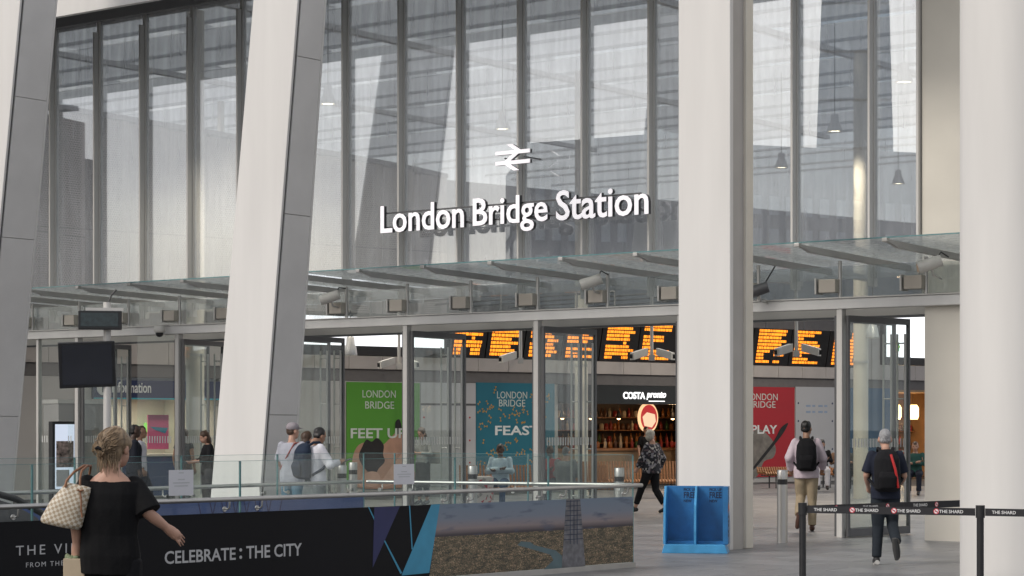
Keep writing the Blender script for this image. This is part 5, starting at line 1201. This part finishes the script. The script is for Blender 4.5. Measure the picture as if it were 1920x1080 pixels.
# checked tote bag on her left shoulder
tb = thing('tote_bag', 'cream checked tote bag with tan handles on the shoulder of the woman in black', 'bag', (p.x, p.y, 0))
def fv(px, py, dy): return Vector(fx(px, py, dy))
def checked():
    m = mat('checked_canvas', (.55, .48, .38), .5, 0, .05); t_ = m.node_tree; p_ = t_.nodes['Principled BSDF']; tcn = t_.nodes.new('ShaderNodeTexCoord'); mp_ = t_.nodes.new('ShaderNodeMapping'); mp_.inputs['Rotation'].default_value = (0, R(-24), 0); t_.links.new(tcn.outputs['Object'], mp_.inputs[0])
    ch = t_.nodes.new('ShaderNodeTexChecker'); ch.inputs['Scale'].default_value = 56; ch.inputs[1].default_value = (.60, .55, .46, 1); ch.inputs[2].default_value = (.36, .28, .19, 1)
    fl = t_.nodes.new('ShaderNodeVectorMath'); fl.operation = 'MULTIPLY'; fl.inputs[1].default_value = (1, 0.0001, 1); ad = t_.nodes.new('ShaderNodeVectorMath'); ad.inputs[1].default_value = (.003, .0101, .003); t_.links.new(mp_.outputs[0], fl.inputs[0]); t_.links.new(fl.outputs[0], ad.inputs[0]); t_.links.new(ad.outputs[0], ch.inputs['Vector'])
    t_.links.new(ch.outputs[0], p_.inputs['Base Color']); return m
axis_lat = (fv(176, 917, 0)-fv(139, 905, 0)).normalized()
g = MB(); T0 = -.13
loft(g, [(fv(121, 985, T0), .115, .055), (fv(124, 978, T0), .128, .068), (fv(137, 945, T0), .112, .062), (fv(151, 918, T0), .088, .045), (fv(156, 908, T0), .078, .035)], Vector((1, 0, -.22)).normalized(), Vector((0, 1, 0)), 28)
remesh(g, 'bag_body', .007, checked(), tb, .003)
TAN = mat('tan_leather', (.24, .11, .055), .5, 0, .15, 20)
MB().tube([fv(133, 912, T0-.04), fv(136, 900, T0-.045), fv(147, 884, T0), fv(158, 873, .0), fv(165, 874, .09), fv(160, 890, .13)], .008, 8).build('handle', TAN, tb)
MB().tube([fv(160, 908, T0-.03), fv(160, 896, T0-.03), fv(160, 882, T0+.02), fv(163, 873, .02)], .007, 8).build('handle', TAN, tb)
MB().tube([fv(161, 918, T0-.045), fv(164, 935, T0-.06), fv(164, 955, T0-.06), fv(166, 968, T0-.06)], .005, 6).build('drawstring', TAN, tb)
MB().tube([fv(157, 917, T0-.05), fv(162, 919, T0-.052), fv(168, 917, T0-.05)], .006, 6).build('bow', TAN, tb)
# paper carrier in her left hand
cb = thing('paper_carrier', 'beige paper carrier bag with green tissue hanging from the hand of the woman in black', 'bag', (p.x, p.y, 0))
c_ = fv(143, 1046, -.03); wq = 20/F_PX*FZ
MB().hexa([(c_.x-wq*.95, c_.y-.05, c_.z-.32), (c_.x+wq*1.0, c_.y-.05, c_.z-.32), (c_.x+wq*1.0, c_.y+.05, c_.z-.32), (c_.x-wq*.95, c_.y+.05, c_.z-.32)], [(c_.x-wq, c_.y-.045, c_.z), (c_.x+wq, c_.y-.045, c_.z), (c_.x+wq, c_.y+.045, c_.z), (c_.x-wq, c_.y+.045, c_.z)]).build('carrier_body', mat('kraft_paper', (.47, .38, .27), .7, 0, .06, 10), cb, .004)
g = MB(); rnd = random.Random(9)
for i in range(14): g.ball((c_.x+rnd.uniform(-.05, .05), c_.y+rnd.uniform(-.03, .03), c_.z+rnd.uniform(-.005, .012)), rnd.uniform(.012, .024), .02, rnd.uniform(.012, .026), 7)
g.build('tissue', mat('green_tissue', (.20, .24, .14), .7, 0, .3, 20), cb)
hd = Vector(P['wrL'])+Vector((0, .01, -.075))
for dy in (-.04, .04): MB().tube([(c_.x-wq*.7, c_.y+dy, c_.z-.005), (hd.x-.018, hd.y, hd.z), (hd.x+.018, hd.y, hd.z), (c_.x+wq*.7, c_.y+dy, c_.z-.005)], .004, 6).build('cord_handle', mat('cord_cream', (.5, .46, .4), .7), cb)

bpy.data.scenes.remove(TS)
